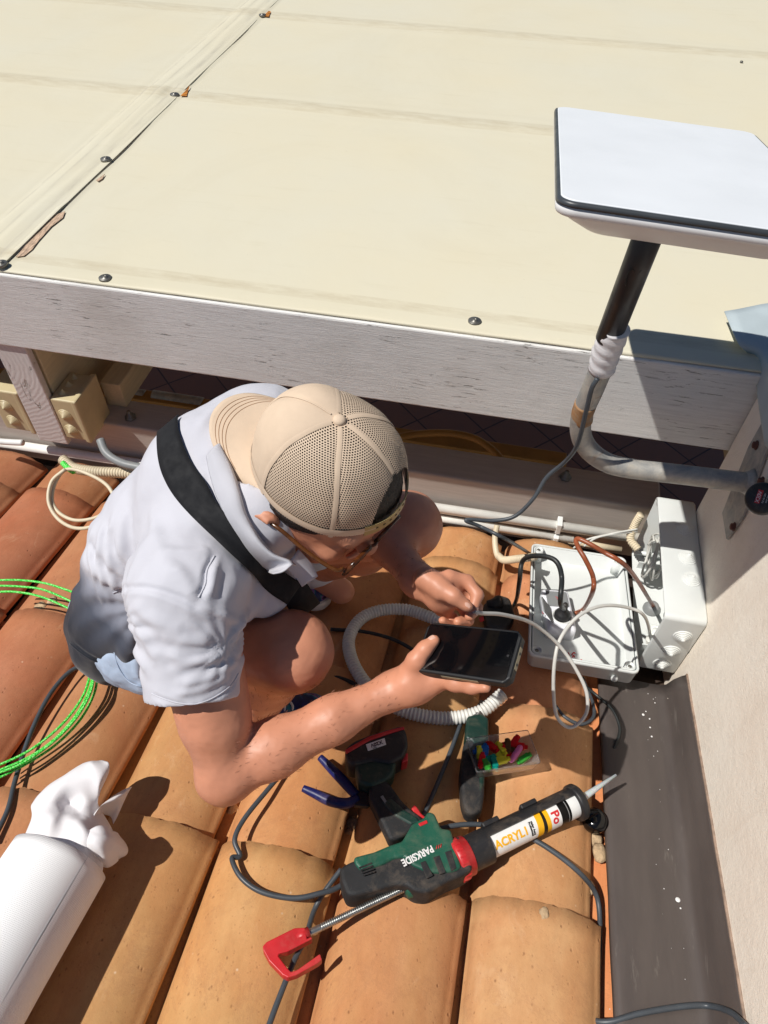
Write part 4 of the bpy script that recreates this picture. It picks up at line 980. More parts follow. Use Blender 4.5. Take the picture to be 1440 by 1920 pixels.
# printed wave on the front panel
CP = BVHTree.FromPolygons([dome(R(-75+150*i/40), j/20) for i in range(41) for j in range(21)], [(i*21+j, (i+1)*21+j, (i+1)*21+j+1, i*21+j+1) for i in range(40) for j in range(20)])
def oncap(px, py, off=.003): return hit(CP, px, py, off)
P = [oncap(a, b, .003) for a, b in ((478, 794), (484, 784), (494, 772), (506, 764), (516, 754), (520, 742), (526, 728), (536, 717))]; P = [p for p in P if p]
if len(P) > 3: tube('black_print', P, .0022, 'inkk', cap, sm=5)
M['pink'] = mat('pink_print', (236, 190, 208), .8, .04, 30)
P = [oncap(a, b, .0022) for a, b in ((500, 760), (512, 748), (516, 738), (522, 726), (512, 728), (502, 742))]
if all(P): mk('pink_print', P, [tuple(range(len(P)))], 'pink', cap)
# ---- glasses
gl = thing('glasses', None, None); gl.parent = man
def lens_loop(sg, k=1.0):
    out = []
    for i in range(28):
        a = i/28*2*math.pi; x = math.cos(a); y = math.sin(a); x = math.copysign(abs(x)**.72, x)*.027*k; y = math.copysign(abs(y)**.78, y)*.021*k
        out.append(H(.118-.10*abs(x+.033)*.25-.006*(y/.02)*-.3, sg*(.034+x), -.052+y))
    return out
for sg in (1, -1):
    v, f = tube_data(lens_loop(sg)+[lens_loop(sg)[0]], .0036, 8); mk('lens_rim', v, f, 'tort', gl, True)
    P = lens_loop(sg, .97); mk('lens', P, [tuple(range(len(P)))], 'lens', gl)
    tube('temple_arm', [H(.112, sg*.062, -.040), H(.104, sg*.073, -.038), H(.06, sg*.082, -.034), H(.01, sg*.086, -.028), H(-.016, sg*.088, -.036)], .0030, 'gold' if sg > 0 else 'tort', gl, sm=6)
tube('bridge', [H(.117, -.009, -.046), H(.121, 0, -.042), H(.117, .009, -.046)], .0025, 'tort', gl, sm=5)
# ---- shoes
def shoe(nm, heel, toe, parent):
    g = Grid(tuple(Vector(map(min, heel, toe))-Vector((.1, .1, .07))), tuple(Vector(map(max, heel, toe))+Vector((.1, .1, .13))), .004); d = (toe-heel).normalized(); up = NR
    ub = heel+up*.045
    g.cone(heel+up*.040, heel.lerp(toe, .45)+up*.040, .036, .042, .02); g.cone(heel.lerp(toe, .4)+up*.035, toe+up*.028, .044, .034, .02, flat=(up, 1.15)); g.cone(heel+up*.045+d*.01, heel+up*.085+d*.02, .038, .036, .02)
    g.comb(*(lambda sl, c: (sl, up.x*c[0]+up.y*c[1]+up.z*c[2]-(heel+up*.018).dot(up), .004, 'sub'))(*g.win([heel, toe], .12)))
    u = g.mesh('upper', 'galaxy', parent, None, 1)
    s2 = Grid(tuple(Vector(map(min, heel, toe))-Vector((.1, .1, .06))), tuple(Vector(map(max, heel, toe))+Vector((.1, .1, .06))), .004)
    c_ = ((heel+toe)/2+up*.026, up); c2 = (heel+up*.001, -up)
    s2.cone(heel+up*.015, heel.lerp(toe, .5)+up*.015, .043, .050, .02, clips=(c_, c2)); s2.cone(heel.lerp(toe, .5)+up*.015, toe+up*.015, .050, .042, .02, clips=(c_, c2))
    s2.mesh('sole', 'sole', parent, None, 1); side = up.cross(d)
    for k in range(5):
        c = heel.lerp(toe, .38+.09*k)+up*(.082-.006*k); tube('lace', [c-side*.026-up*.008, c-side*.010+up*.004+d*.006, c+side*.010+up*.005-d*.004, c+side*.026-up*.007], .0026, 'sole' if nm == 'r' else 'inkk', parent, sm=4)
    if nm == 'r':
        c = heel.lerp(toe, .35)+up*.09; tube('lace', [c, c+side*.02+up*.012, c+side*.045+d*.02, c+side*.02+d*.035, c+d*.01], .0026, 'sole', parent, sm=6); tube('lace', [c, c-side*.02+up*.010, c-side*.04+d*.03, c-side*.01+d*.045, c+d*.01], .0026, 'sole', parent, sm=6)
sr = thing('right_shoe', None, None); sr.parent = man; sr.name = 'shoe'; shoe('r', Rf(425, 1368, 0), Rf(585, 1345, 0), sr)
s2_ = thing('shoe', None, None); s2_.parent = man; shoe('l', Rf(520, 1060, 0), Rf(590, 1125, 0), s2_)
M['wsock'] = mat('white_sock', (220, 220, 226), .9, .03, 40)
tube('sock', [J['lank']+Vector((.0, 0, -.01)), J['lank'].lerp(J['lknee'], .16)], .042, 'wsock', man, n=18)

# ================================================================== OBJECTS
# ---- phone, held in the hand
ph = thing('phone', 'black rugged phone with dark screen held in the right hand of the crouching man', 'phone')
W2, H2 = .0785, .041
def oct_(w_, h_, c): return [(-w_+c, -h_), (w_-c, -h_), (w_, -h_+c), (w_, h_-c), (w_-c, h_), (-w_+c, h_), (-w_, h_-c), (-w_, -h_+c)]
prism('case', [PH(x, y, 0) for x, y in oct_(W2, H2, .009)], PZ, .016, 'pcase', ph, .003)
prism('screen', [PH(x, y, .0083) for x, y in oct_(W2-.005, H2-.004, .003)], PZ, .0012, 'glassb', ph, .0004)
M['silver'] = mat('champagne_metal', (150, 142, 120), .4, .06, 40, metal=.6)
prism('side_plate', [PH(W2+.0001, y, z) for y, z in ((-.016, -.004), (.018, -.004), (.018, .004), (-.016, .004))], PX, .0012, 'silver', ph, .0003)
prism('side_plate', [PH(x, -H2-.0001, z) for x, z in ((-.03, -.003), (.030, -.003), (.030, .003), (-.03, .003))], PY, .0012, 'silver', ph, .0003)
bm = bmesh.new()
for y in (-.008, .009): lathe_into(bm, PH(W2+.0005, y, 0), PX, [(.0022, 0), (.0022, .0008)], 10)
lathe_into(bm, PH(W2-.012, 0, .0088), PZ, [(.0018, 0), (.0018, .0003)], 12); bmo('lens_dots', bm, 'black', ph)

# ---- dish and mast
di = thing('satellite_dish', 'flat white rectangular satellite dish with dark rim on top of the mast', 'satellite dish')
DX, DY = Vector((.999, .007, -.041)), Vector((-.014, .984, -.175)); DZ = DX.cross(DY); DC = Vector((.183, .976, -.391))
def DP(x, y, z): return DC+DX*x+DY*y+DZ*z
def rrect(w_, h_, r, n=8):
    out = []
    for cx, cy, a0 in ((w_-r, h_-r, 0), (-w_+r, h_-r, 90), (-w_+r, -h_+r, 180), (w_-r, -h_+r, 270)):
        for k in range(n+1): a = R(a0+90*k/n); out.append((cx+r*math.cos(a), cy+r*math.sin(a)))
    return out
def loft(name, loops, m, parent, cap0=True, cap1=True, smooth=True):
    vs = [p for l in loops for p in l]; n = len(loops[0]); fs = []
    for i in range(len(loops)-1):
        for k in range(n): fs.append((i*n+k, i*n+(k+1) % n, (i+1)*n+(k+1) % n, (i+1)*n+k))
    if cap0: fs.append(tuple(range(n))[::-1])
    if cap1: fs.append(tuple((len(loops)-1)*n+k for k in range(n)))
    o = mk(name, vs, fs, m, parent, smooth)
    if smooth:
        for p in o.data.polygons:
            if len(p.vertices) > 4: p.use_smooth = False
    return o
w_, h_ = .1515, .2565
loft('rim', [[DP(x, y, z) for x, y in rrect(w_-o_, h_-o_, .022)] for z, o_ in ((-.003, .0), (.0, 0), (.0022, .001), (.0026, .0030))], 'dishrim', di)
loft('face', [[DP(x, y, z) for x, y in rrect(w_-o_, h_-o_, .018)] for z, o_ in ((.0020, .0042), (.0034, .0044), (.0038, .0054))], 'dish', di)
loft('back_shell', [[DP(x, y, z) for x, y in rrect((w_-.001)*k, (h_-.001)*k, .022*k+.03*(1-k))] for z, k in ((-.003, 1), (-.011, .998), (-.014, .985), (-.0145, .95), (-.026, .88), (-.046, .72), (-.060, .52), (-.064, .28))], 'dishb', di)
ma = thing('antenna_mast', 'bent galvanised steel mast with dark upper tube and white tape, bolted to the wall', 'mast')
B0 = Vector((.170, 1.03, -.86)); Dt = DP(0, 0, -.035); T1 = onY(1147, 617, 1.010); T2 = onY(1128, 690, 1.022)
T1.x += 0; axm = (Dt-T2).normalized()
bm = bmesh.new(); cyl_into(bm, T1-axm*.02, Dt, .0205); bmo('upper_tube', bm, 'tube', ma, True)
tv = [T2-axm*.004+axm*(.0045*i) for i in range(int(((T1-T2).length+.012)/.0045)+1)]
vs, fs = [], []; X_, Y_, Z_ = basis(axm)
for i, p in enumerate(tv):
    for k in range(28):
        a = k/28*2*math.pi; rr_ = .0222+.0012*noise.noise(Vector((a*1.2, i*.9, 3)))+.0010*math.sin(i*1.3+a)+(.003*max(0, math.cos(a-2.4))*math.exp(-((i-len(tv)*.45)/5)**2)); vs.append(p+(X_*math.cos(a)+Y_*math.sin(a))*rr_)
for i in range(len(tv)-1):
    for k in range(28): fs.append((i*28+k, i*28+(k+1) % 28, (i+1)*28+(k+1) % 28, (i+1)*28+k))
fs += [tuple(range(28))[::-1], tuple((len(tv)-1)*28+k for k in range(28))]; mk('tape_wrap', vs, fs, 'tape', ma, True)
Q1 = onY(1092, 775, 1.035); Q2 = onY(1089, 812, 1.04); Q3 = onY(1103, 842, 1.045); Q4 = onY(1135, 866, 1.047); Q5 = onY(1180, 878, 1.048); QE = Vector((.519, 1.052, -.992))
tube('bent_pipe', [T2+axm*.01, T2.lerp(Q1, .5), Q1, Q2, Q3, Q4, Q5, Q5.lerp(QE, .5), QE], .0195, 'galv', ma, n=24, sm=8)
o = tube('rust_ring', [Q1+axm*.028, Q1+axm*.012, Q1, Q1.lerp(Q2, .35)], .0199, 'rband', ma, n=24, sm=4)
PW = [onX(a, b, .523) for a, b in ((1364, 1012), (1356, 962), (1405, 838), (1432, 790), (1452, 812), (1395, 968))]
prism('wall_plate', PW, Vector((1, 0, 0)), .005, 'galv', ma, .001)
bm = bmesh.new(); lathe_into(bm, Vector((.521, 1.052, -.992)), Vector((-1, 0, 0)), [(.029, 0), (.024, .006), (.0205, .014)], 24); bmo('weld_collar', bm, 'galv', ma, True)
for px, py in ((1377, 988), (1419, 835), (1430, 903)):
    p = onX(px, py, .5205); bm = bmesh.new(); lathe_into(bm, p, Vector((-1, 0, 0)), [(.0095, 0), (.0095, .002), (.0068, .0025), (.0068, .007), (.003, .0085)], 8); bmo('screw', bm, 'rust', ma)
P = [onY(a, b, 1.0) for a, b in ((1186, 520), (1180, 512), (1184, 502), (1192, 506), (1198, 498))]
P = [T1+axm*t+Vector((-.004+dx, -.0208, 0)) for t, dx in ((.10, -.002), (.118, -.006), (.13, .0), (.122, .006), (.13, .012))]
tube('ink_scrawl', P, .0008, 'inkk', ma, sm=5)

# ---- the grey junction box on the wall
jb = thing('junction_box', 'open grey junction box fixed on its side to the cream wall', 'junction box')
bx0, bx1, by0, by1, bz0, bz1 = .438, .5262, .905, 1.256, -1.492, -1.268
def yz(y0, y1, z0, z1, r, n=6): return [(y, z) for y, z in [((y0+y1)/2+a, (z0+z1)/2+b) for a, b in rrect((y1-y0)/2, (z1-z0)/2, r, n)]]
t_ = .004
L = [[Vector((x, y, z)) for y, z in yz(by0+o_, by1-o_, bz0+o_, bz1-o_, r)] for x, o_, r in ((bx1, .003, .010), (bx1-.004, 0, .012), (bx0+.004, .0, .012), (bx0, .0015, .011), (bx0, t_, .010), (bx1-.012, t_+.002, .010))]
loft('box_body', L, 'lgrey', jb)
def knock(c, ax, r=.018, m='white', par=None, nm='rubber_entry'):
    bm = bmesh.new(); pr = []
    for i, k in enumerate((1, .82, .66, .51, .37, .24)): pr += [(r*k, .0012+.0021*i), (r*(k-.06), .0033+.0021*i)]
    lathe_into(bm, c-ax*.001, ax, [(r*1.02, 0)]+pr+[(r*.1, .0150)], 28)
    for f in bm.faces: f.smooth = False
    return bmo(nm, bm, m, par or jb)
M['entry'] = mat('pale_rubber', (214, 217, 214), .5, .03, 20)
for px, py in ((1285, 992), (1290, 1046), (1297, 1086)): knock(onZ(px, py, bz1), Vector((0, 0, 1)), .0205, 'entry')
for px, py in ((1280, 1193), (1258, 1220), (1241, 1244)): knock(onY(px, py, by0), Vector((0, -1, 0)), .0205, 'entry')
# inside: ribs, entries of the lower wall, screw posts, and the leads
for y in (.955, 1.20): boxw('inner_rib', (bx0+.010, y-.0015, bz0+.004), (bx1-.012, y+.0015, bz0+.030), 'lgrey', jb, .0005)
boxw('inner_rib', (bx0+.020, 1.185, bz1-.03), (bx1-.012, 1.188, bz1-.005), 'lgrey', jb, .0005)
G0 = Vector((.480, 1.075, bz0+.004)); G1 = Vector((.486, 1.01, bz0+.004)); G2 = Vector((.474, .962, bz0+.004))
bm = bmesh.new(); lathe_into(bm, G0, Vector((0, 0, 1)), [(.021, 0), (.021, .006), (.017, .012), (.014, .020), (.009, .021)], 24); bmo('cable_gland', bm, 'mgrey', jb, True)
bm = bmesh.new(); lathe_into(bm, G1, Vector((0, 0, 1)), [(.019, 0), (.019, .005), (.016, .006), (.015, .003), (.008, .004), (.008, .010), (.001, .010)], 24); bmo('cable_gland', bm, 'entry', jb, True)
o = tube('white_stub_hose', [G2+Vector((0, 0, -.002)), G2+Vector((-.004, .0, .022)), G2+Vector((-.010, .002, .040))], .011, 'whose', jb, 14, 6, rib=(.006, .12))
for y in (by0+.014, by1-.014):
    for z in (bz0+.014, bz1-.014): bm = bmesh.new(); cyl_into(bm, Vector((bx0+.003, y, z)), Vector((bx1-.012, y, z)), .0065, n=14); bmo('screw_post', bm, 'lgrey', jb, True)
# looped white leads in the box
lps = []
for k in range(4):
    c = onX(1217+4*k, 1048-6*(k % 2), .456+.006*k); pts = []
    for i in range(15):
        a = i/14*2*math.pi*1.08+k; pts.append(c+Vector((.008*math.sin(a*1.3+k), .046*math.cos(a), .050*math.sin(a)))*(1+.10*k*.5))
    lps.append(pts)
o = tubes('white_lead_loops', lps, .0028, 'wcable', None, 8, 6); tag(o, 'bundle of looped white wires inside the open box on the wall', 'wires')

# ---- the lid lying beside it
tr = thing('box_lid', 'deep grey plastic lid lying open side up on the tiles, left of the wall box', 'lid')
TX, TY, TZ = Vector((1, 0, 0)), TS*1, NR
rim = {k: Rf(*k, .062) for k in ((987, 1222), (1184, 1262), (1184, 1046), (1003, 1022))}
pts = list(rim.values()); TC = (pts[0]+pts[1]+pts[2]+pts[3])/4
TX = ((pts[1]-pts[0])+(pts[2]-pts[3])); TX = (TX-NR*TX.dot(NR)).normalized(); TY = NR.cross(TX); tw, th_ = .1125, .170
tw = ((pts[1]-pts[0]).length+(pts[2]-pts[3]).length)/4; th_ = ((pts[3]-pts[0]).length+(pts[2]-pts[1]).length)/4
print('lid half sizes', tw, th_)
def TP(x, y, z=0): return TC+TX*x+TY*y+NR*z
L = [[TP(x, y, z) for x, y in rrect(tw-o_, th_-o_, r)] for z, o_, r in ((-.045, .006, .012), (-.043, .003, .014), (-.008, .0, .014), (-.007, -.0015, .015), (0, -.0015, .015), (.0008, 0, .014), (.0008, .003, .012), (-.003, .0035, .012), (-.003, .0055, .011), (.0002, .006, .011), (.0002, .0085, .010), (-.040, .0115, .010))]
loft('lid_shell', L, 'lgrey', tr)
M['gask'] = mat('dark_gasket', (88, 98, 98), .6, .05, 30)
loft('gasket', [[TP(x, y, z) for x, y in rrect(tw-o_, th_-o_, .012)] for z, o_ in ((-.0028, .0037), (-.0012, .004), (-.0012, .0048), (-.0028, .0052))], 'gask', tr, False, False)
for sx in (-1, 1):
    for sy in (-1, 1):
        c = TP(sx*(tw-.017), sy*(th_-.017), -.040); bm = bmesh.new(); lathe_into(bm, c, NR, [(.0125, 0), (.0125, .0385), (.0095, .0388), (.0092, .034), (.006, .034), (.0058, .036), (.002, .036)], 20); bmo('screw_boss', bm, 'lgrey', tr, True)
        bm = bmesh.new(); lathe_into(bm, c+NR*.030, NR, [(.0045, 0), (.0045, .0065), (.001, .007)], 12); bmo('screw', bm, 'nickel', tr, True)
bm = bmesh.new(); lathe_into(bm, TP(tw-.045, -th_-.006, -.03), TY, [(.006, 0), (.008, .004), (.006, .01)], 14); bmo('hinge_stub', bm, 'lgrey', tr, True)
for pts_, nm in (([(1059, 1206), (1063, 1203)], 0),):
    sc = []
    for k in range(9):
        a = Vector((1042+k*6.0, 1206+k*4.4)).to_3d(); dx, dy = random.uniform(-4, 4), random.uniform(-5, 5); sc.append([ (a.x, a.y), (a.x+dx, a.y+dy), (a.x+dx+random.uniform(-4, 4), a.y+dy+random.uniform(1, 5)) ])
    def onlid(px, py, z=-.0393): r = ray(px, py); o_ = TP(0, 0, z); return r*(o_.dot(NR)/r.dot(NR))
    tubes('red_pen_marks', [[onlid(*q) for q in s_] for s_ in sc], .0013, 'inkr', tr, 5, 4)
# ---- double socket lying in the lid
sk = thing('wall_socket', 'white double power socket with grey flaps lying inside the grey lid', 'socket')
SC = onlid(1045, 1150, -.02); SX = (onlid(1075, 1150, -.02)-onlid(1015, 1146, -.02)).normalized(); SY = NR.cross(SX)
def SP(x, y, z=0): return SC+SX*x+SY*y+NR*z
sw, sh = .033, .064
L = [[SP(x, y, z) for x, y in rrect(sw-o_, sh-o_, .007, 4)] for z, o_ in ((-.0195, 0), (.010, 0), (.015, .003), (.017, .007))]; loft('body', L, 'sock', sk)
prism('flap', [SP(x, y+.029, .0185) for x, y in rrect(.025, .024, .003, 3)], NR, .003, 'mgrey', sk, .0008)
# recess ring with the black plug, and the flap folded open to its left
bm = bmesh.new(); lathe_into(bm, SP(.003, -.026, .0168), NR, [(.0235, 0), (.0235, .002), (.0205, .0022), (.0200, .0005)], 28); bmo('socket_ring', bm, 'white', sk, True)
fa = (NR*.80+SX*-.60).normalized(); prism('flap', [SP(-.020, -.026, .018)+SY*y+fa*(x+.024) for x, y in rrect(.024, .023, .003, 3)], SY.cross(fa), .003, 'mgrey', sk, .0008)
tubes('pen_mark', [[SP(-.004, .034, .0207), SP(.004, .031, .0207), SP(-.002, .026, .0207)], [SP(-.0235, -.024, .0)+fa*.035+SX*-.0, SP(-.0235, -.028, .0)+fa*.030, SP(-.0235, -.022, 0)+fa*.026]], .0007, 'inkr', sk, 5, 4)
pg_ = thing('power_plug', 'round black plug pushed into the lower socket of the double outlet', 'plug')
bm = bmesh.new(); lathe_into(bm, SP(.003, -.026, .0172), NR, [(.0185, 0), (.0185, .010), (.015, .016), (.008, .024), (.0065, .040), (.0045, .044)], 24); bmo('plug_body', bm, 'black', pg_, True)
PLT = SP(.003, -.026, .060)

# ---- cables
def cab(nm, pts, r, m, label, cat='cable', **k): o = tube(nm, pts, r, m, **k); return tag(o, label, cat)
cab('black_power_cable', [PLT-NR*.018, D(1051, 1130, 1.30), D(1053, 1080, 1.295), D(1040, 1050, 1.30), D(1005, 1042, 1.33), D(980, 1052, 1.38), D(974, 1090, 1.42), Rf(968, 1125, .02), Rf(955, 1150, .01)], .0048, 'bcable', 'black power cable arching from the plug over the rim of the grey lid')
e0 = onlid(1078, 1150, -.035)
cab('brown_cable', [e0, onlid(1095, 1140, -.02), D(1111, 1110, 1.35), D(1112, 1082, 1.33), D(1098, 1050, 1.32), D(1085, 1028, 1.33), D(1080, 1012, 1.35), D(1092, 1013, 1.34), D(1130, 1034, 1.33), D(1180, 1068, 1.36), G0+Vector((0, 0, .018))], .0046, 'brown', 'brown cable doubled back between the socket and the wall box')
cab('antenna_cable', [T2+Vector((-.006, -.025, -.004)), onY(1109, 730, .994), onY(1098, 775, .998), onY(1082, 835, 1.012), D(1060, 865, 1.40), D(1025, 895, 1.44), D(1000, 935, 1.46), D(965, 968, 1.48), D(925, 976, 1.49), D(880, 974, 1.49), D(876, 978, 1.49), D(900, 987, 1.50), D(950, 1012, 1.50), Rf(990, 1036, .03), Rf(1010, 1050, .0)], .0042, 'cable', 'dark cable running down the bent mast and across the white pipes')
LHAND = D(888, 1146, 1.085)
cab('network_cable', [LHAND, D(905, 1150, 1.10), D(940, 1152, 1.14), D(985, 1163, 1.20), D(1015, 1180, 1.24), D(1050, 1212, 1.27), D(1080, 1255, 1.28), D(1100, 1300, 1.29), D(1098, 1340, 1.30), D(1070, 1364, 1.31), D(1045, 1345, 1.31), D(1038, 1300, 1.30), D(1040, 1240, 1.28), D(1052, 1195, 1.29), D(1085, 1155, 1.31), D(1130, 1136, 1.34), D(1180, 1140, 1.38), D(1210, 1158, 1.42), G2+Vector((-.006, .001, .03))], .0033, 'wcable', 'white network cable looping from the pinching hand to the wall box')
o = boxw('cable_end', (-.007, -.006, -.004), (.007, .006, .004), 'clear', None, .001); o.matrix_world = frame(LHAND, RGT, UP, -FWD); tag(o, 'small clear plug on the white cable end pinched between fingers', 'plug')
o = tubes('white_wires', [[onY(1075, 1028, 1.2), onY(1100, 1012, 1.21), onY(1150, 1000, 1.22), onY(1195, 992, 1.235)], [onY(1095, 1024, 1.2), onY(1125, 1006, 1.21), onY(1195, 996, 1.235)]], .0026, 'wcable'); tag(o, 'pair of thin white wires leading from the pipes to the wall box', 'wires')
cab('loop_cable', [Rf(450, 1640-35, .015), Rf(440, 1575, .02), Rf(455, 1540, .02), Rf(490, 1495, .02), Rf(540, 1440, .01), Rf(600, 1400, .0)][::-1]+[Rf(435, 1610, .02), Rf(452, 1645, .022), Rf(490, 1672, .02), Rf(550, 1684, .018), Rf(600, 1675, .018), Rf(640, 1660, .012), Rf(700, 1610, .005)], .0046, 'cable', 'dark grey cable looping over the tiles left of the green caulking gun')
cab('tail_cable', [Rf(500, 1935, .012), Rf(520, 1880, .010), Rf(552, 1800, .008), Rf(572, 1760, .002), Rf(590, 1705, -.02), Rf(610, 1670, -.005), Rf(640, 1630, .005)], .0046, 'cable', 'dark grey cable passing under the red hook of the caulking gun to the frame bottom')
cab('long_cable', [Rf(790, 1568, .010), Rf(840, 1550, .012), Rf(900, 1546, .010), Rf(960, 1560, .010), Rf(1000, 1574, .012), Rf(1050, 1606, .010), Rf(1090, 1640, .0), Rf(1115, 1672, -.03), Rf(1124, 1710, -.045), Rf(1124, 1780, -.05), Rf(1118, 1850, -.05), Rf(1108, 1905, -.045), Rf(1140, 1916, -.03), Rf(1200, 1900, -.018), Rf(1280, 1887, -.016), Rf(1330, 1886, -.012), Rf(1370, 1898, .03), Rf(1400, 1925, .06)], .0046, 'cable', 'long dark grey cable curving under the sealant cartridge and down across the flashing')
cab('short_black_cable', [Rf(1095, 1285, -.01), Rf(1120, 1305, -.02), Rf(1148, 1330, -.01), Rf(1162, 1365, -.015), Rf(1155, 1395, -.02), Rf(1145, 1410, -.03)], .0035, 'bcable', 'short black cable bent over the top end of the brown flashing')
cab('grey_cable_loop', [Rf(1040, 1322, .006), Rf(1060, 1345, .006), Rf(1090, 1358, .0), Rf(1112, 1345, -.01), Rf(1112, 1320, -.015), Rf(1100, 1290, -.02), Rf(1092, 1270, -.02)], .0038, 'cable', 'dark cable bend lying behind the hanging white cable loop')
cab('tool_cable', [Rf(620, 1180, .005), Rf(680, 1184, .01), Rf(740, 1200, .01), Rf(790, 1228, .0)], .0045, 'bcable', 'black cable crossing the tiles inside the white hose ring')
cab('shade_cable', [Rf(600, 1268, .0), Rf(640, 1272, .006), Rf(680, 1290, .004)], .0045, 'bcable', 'black cable end between the knee and the white hose ring')
cab('upright_cable', [Rf(868, 1345, .0), Rf(850, 1395, .012), Rf(828, 1450, .012), Rf(805, 1505, .004), Rf(790, 1535, .0)], .0045, 'cable', 'dark cable running between the battery and the green screwdriver')
cab('left_cable', [Rf(165, 1243, .02), Rf(130, 1260, .02), Rf(95, 1300, .018), Rf(66, 1355, .012), Rf(45, 1410, .008), Rf(28, 1465, .010), Rf(14, 1520, .016), Rf(-15, 1580, .018)], .0046, 'cable', 'dark grey cable running down the tiles at the left edge')
UPR = [[D(-10, 1088, 1.62), D(40, 1088, 1.60), D(90, 1095, 1.58), D(150, 1115, 1.56)], [D(-10, 1098, 1.61), D(40, 1100, 1.59), D(85, 1107, 1.58), D(150, 1135, 1.56)], [D(-10, 1110, 1.60), D(30, 1110, 1.59), D(80, 1120, 1.57), D(150, 1150, 1.56)]]
o = tubes('green_rope', UPR, .0026, 'rope', None, 8, 8)
o2 = tubes('green_rope', [[Rf(176, 1262, .05), Rf(165, 1300, .045), Rf(140, 1345, .035), Rf(100, 1388, .03), Rf(50, 1422, .03), Rf(-10, 1448, .03)], [Rf(184, 1262, .05), Rf(176, 1302, .04), Rf(150, 1350, .03), Rf(105, 1396, .025), Rf(50, 1432, .025), Rf(-10, 1462, .025)], [Rf(170, 1262, .05), Rf(157, 1302, .045), Rf(128, 1345, .04), Rf(90, 1382, .035), Rf(45, 1413, .03), Rf(-10, 1438, .03)], [Rf(178, 1262, .052), Rf(168, 1303, .05), Rf(140, 1350, .04), Rf(96, 1394, .035), Rf(40, 1432, .034), Rf(-10, 1452, .034)]], .0026, 'rope', None, 8, 8)
tag(o, 'three bright green cord strands arching above the tiles, left of the back', 'cord', 'green cord behind the man'); tag(o2, 'bunched bright green cord curving down to the left edge below the seat', 'cord', 'green cord behind the man')
o = tubes('cream_cable_coil', [[D(122, 880, 1.66), D(97, 903, 1.66), D(91, 940, 1.65), D(108, 972, 1.64), D(140, 990, 1.62), D(178, 985, 1.60), D(215, 955, 1.62), D(205, 915, 1.64), D(168, 890, 1.66), D(126, 880, 1.67), D(104, 905, 1.67), D(98, 940, 1.66), D(114, 964, 1.65), D(145, 976, 1.64), D(185, 968, 1.63), D(200, 945, 1.63)]], .0042, 'cream', None, 8, 8); tag(o, 'ring of off-white cable hanging by the pipes at the left', 'cable')
# ---- hoses
o = tube('white_hose', [D(968, 1300, 1.25) if 0 else Rf(942, 1302, .03), Rf(905, 1332, .02), Rf(860, 1345, .014), Rf(810, 1345, .014), Rf(750, 1330, .014), Rf(700, 1298, .014), Rf(664, 1248, .014), Rf(654, 1200, .014), Rf(675, 1162, .014), Rf(712, 1145, .016), Rf(760, 1143, .018), Rf(800, 1155, .022), Rf(850, 1175, .03)], .0135, 'whose', None, 16, 10, rib=(.0078, .09)); tag(o, 'curled white corrugated hose lying on the tiles below the two hands', 'hose')
cab('corrugated_stub', [onY(1003, 1044, 1.1), onY(970, 1048, 1.12), onY(945, 1050, 1.15), onY(934, 1042, 1.17)], .0095, 'cream', 'short cream corrugated conduit entering the far left side of the grey lid', 'conduit', rib=(.006, .10))
cab('elbow_pipe', [onY(945, 1052, 1.16), onY(932, 1040, 1.18), onY(928, 1010, 1.22), onY(932, 985, 1.25)], .008, 'cream', 'small cream pipe elbow dropping from the white pipes', 'pipe')
cab('corrugated_conduit', [D(118, 862, 1.78), D(140, 878, 1.76), D(180, 884, 1.74), D(240, 888, 1.73), D(300, 900, 1.72)], .0125, 'cream', 'cream corrugated conduit along the tile edge behind the back of the man', 'conduit', rib=(.007, .10))
cab('upright_conduit', [onY(1196, 1030, 1.20), onY(1182, 1010, 1.225), onY(1190, 985, 1.245), onY(1202, 965, 1.25)], .010, 'cream', 'short corrugated sleeve beside the far end of the wall box', 'conduit', rib=(.006, .10))
cab('bundle_wires', [D(118, 868, 1.7), D(128, 878, 1.69), D(138, 884, 1.68)], .007, 'rope', 'tuft of green and yellow wire ends at the conduit joint', 'wires')
# ---- beige junction boxes either side of the rafter end
def bbox_(nm, label, x0, x1):
    t = thing(nm, label, 'junction box'); bm = bmesh.new(); box_into(bm, Matrix.Translation(((x0+x1)/2, 1.31, -1.328)), x1-x0, .115, .142, .004); bmo('box_body', bm, 'beige', t)
    xs_ = x1 if x1 > -1.2 else x0
    bm = bmesh.new(); box_into(bm, Matrix.Translation((x1-.006 if x1 > -1.2 else x1-.006, 1.31, -1.328)), .016, .123, .150, .004); bmo('lid', bm, 'beige', t)
    for z in (-1.31, -1.365): knock(Vector(((x0+x1)/2-.010, 1.2525, z)), Vector((0, -1, 0)), .020, 'beige', t)
    if x1 > -1.2:
        for y in (1.285, 1.318, 1.350): knock(Vector(((x0+x1)/2-.014, y, -1.260)), Vector((0, 0, 1)), .014, 'beige', t)
    return t
bbox_('junction_box', 'beige junction box on the right side of the rafter, shaded by the canopy', -1.146, -1.070); bbox_('junction_box', 'beige junction box left of the rafter, cut by the picture edge', -1.330, -1.238)
o = tube('white_pipe_end', [onY(-20, 826, 1.235), onY(20, 829, 1.235), onY(43, 830, 1.236)], .009, 'white'); tag(o, 'white rounded pipe end at the far left edge below the beige box', 'pipe')
cab('grey_pipe_bend', [D(188, 825, 1.72), D(200, 850, 1.71), D(228, 868, 1.70), D(270, 878, 1.69)], .010, 'mgrey', 'grey bent pipe coming down from the beige box behind the man', 'pipe')

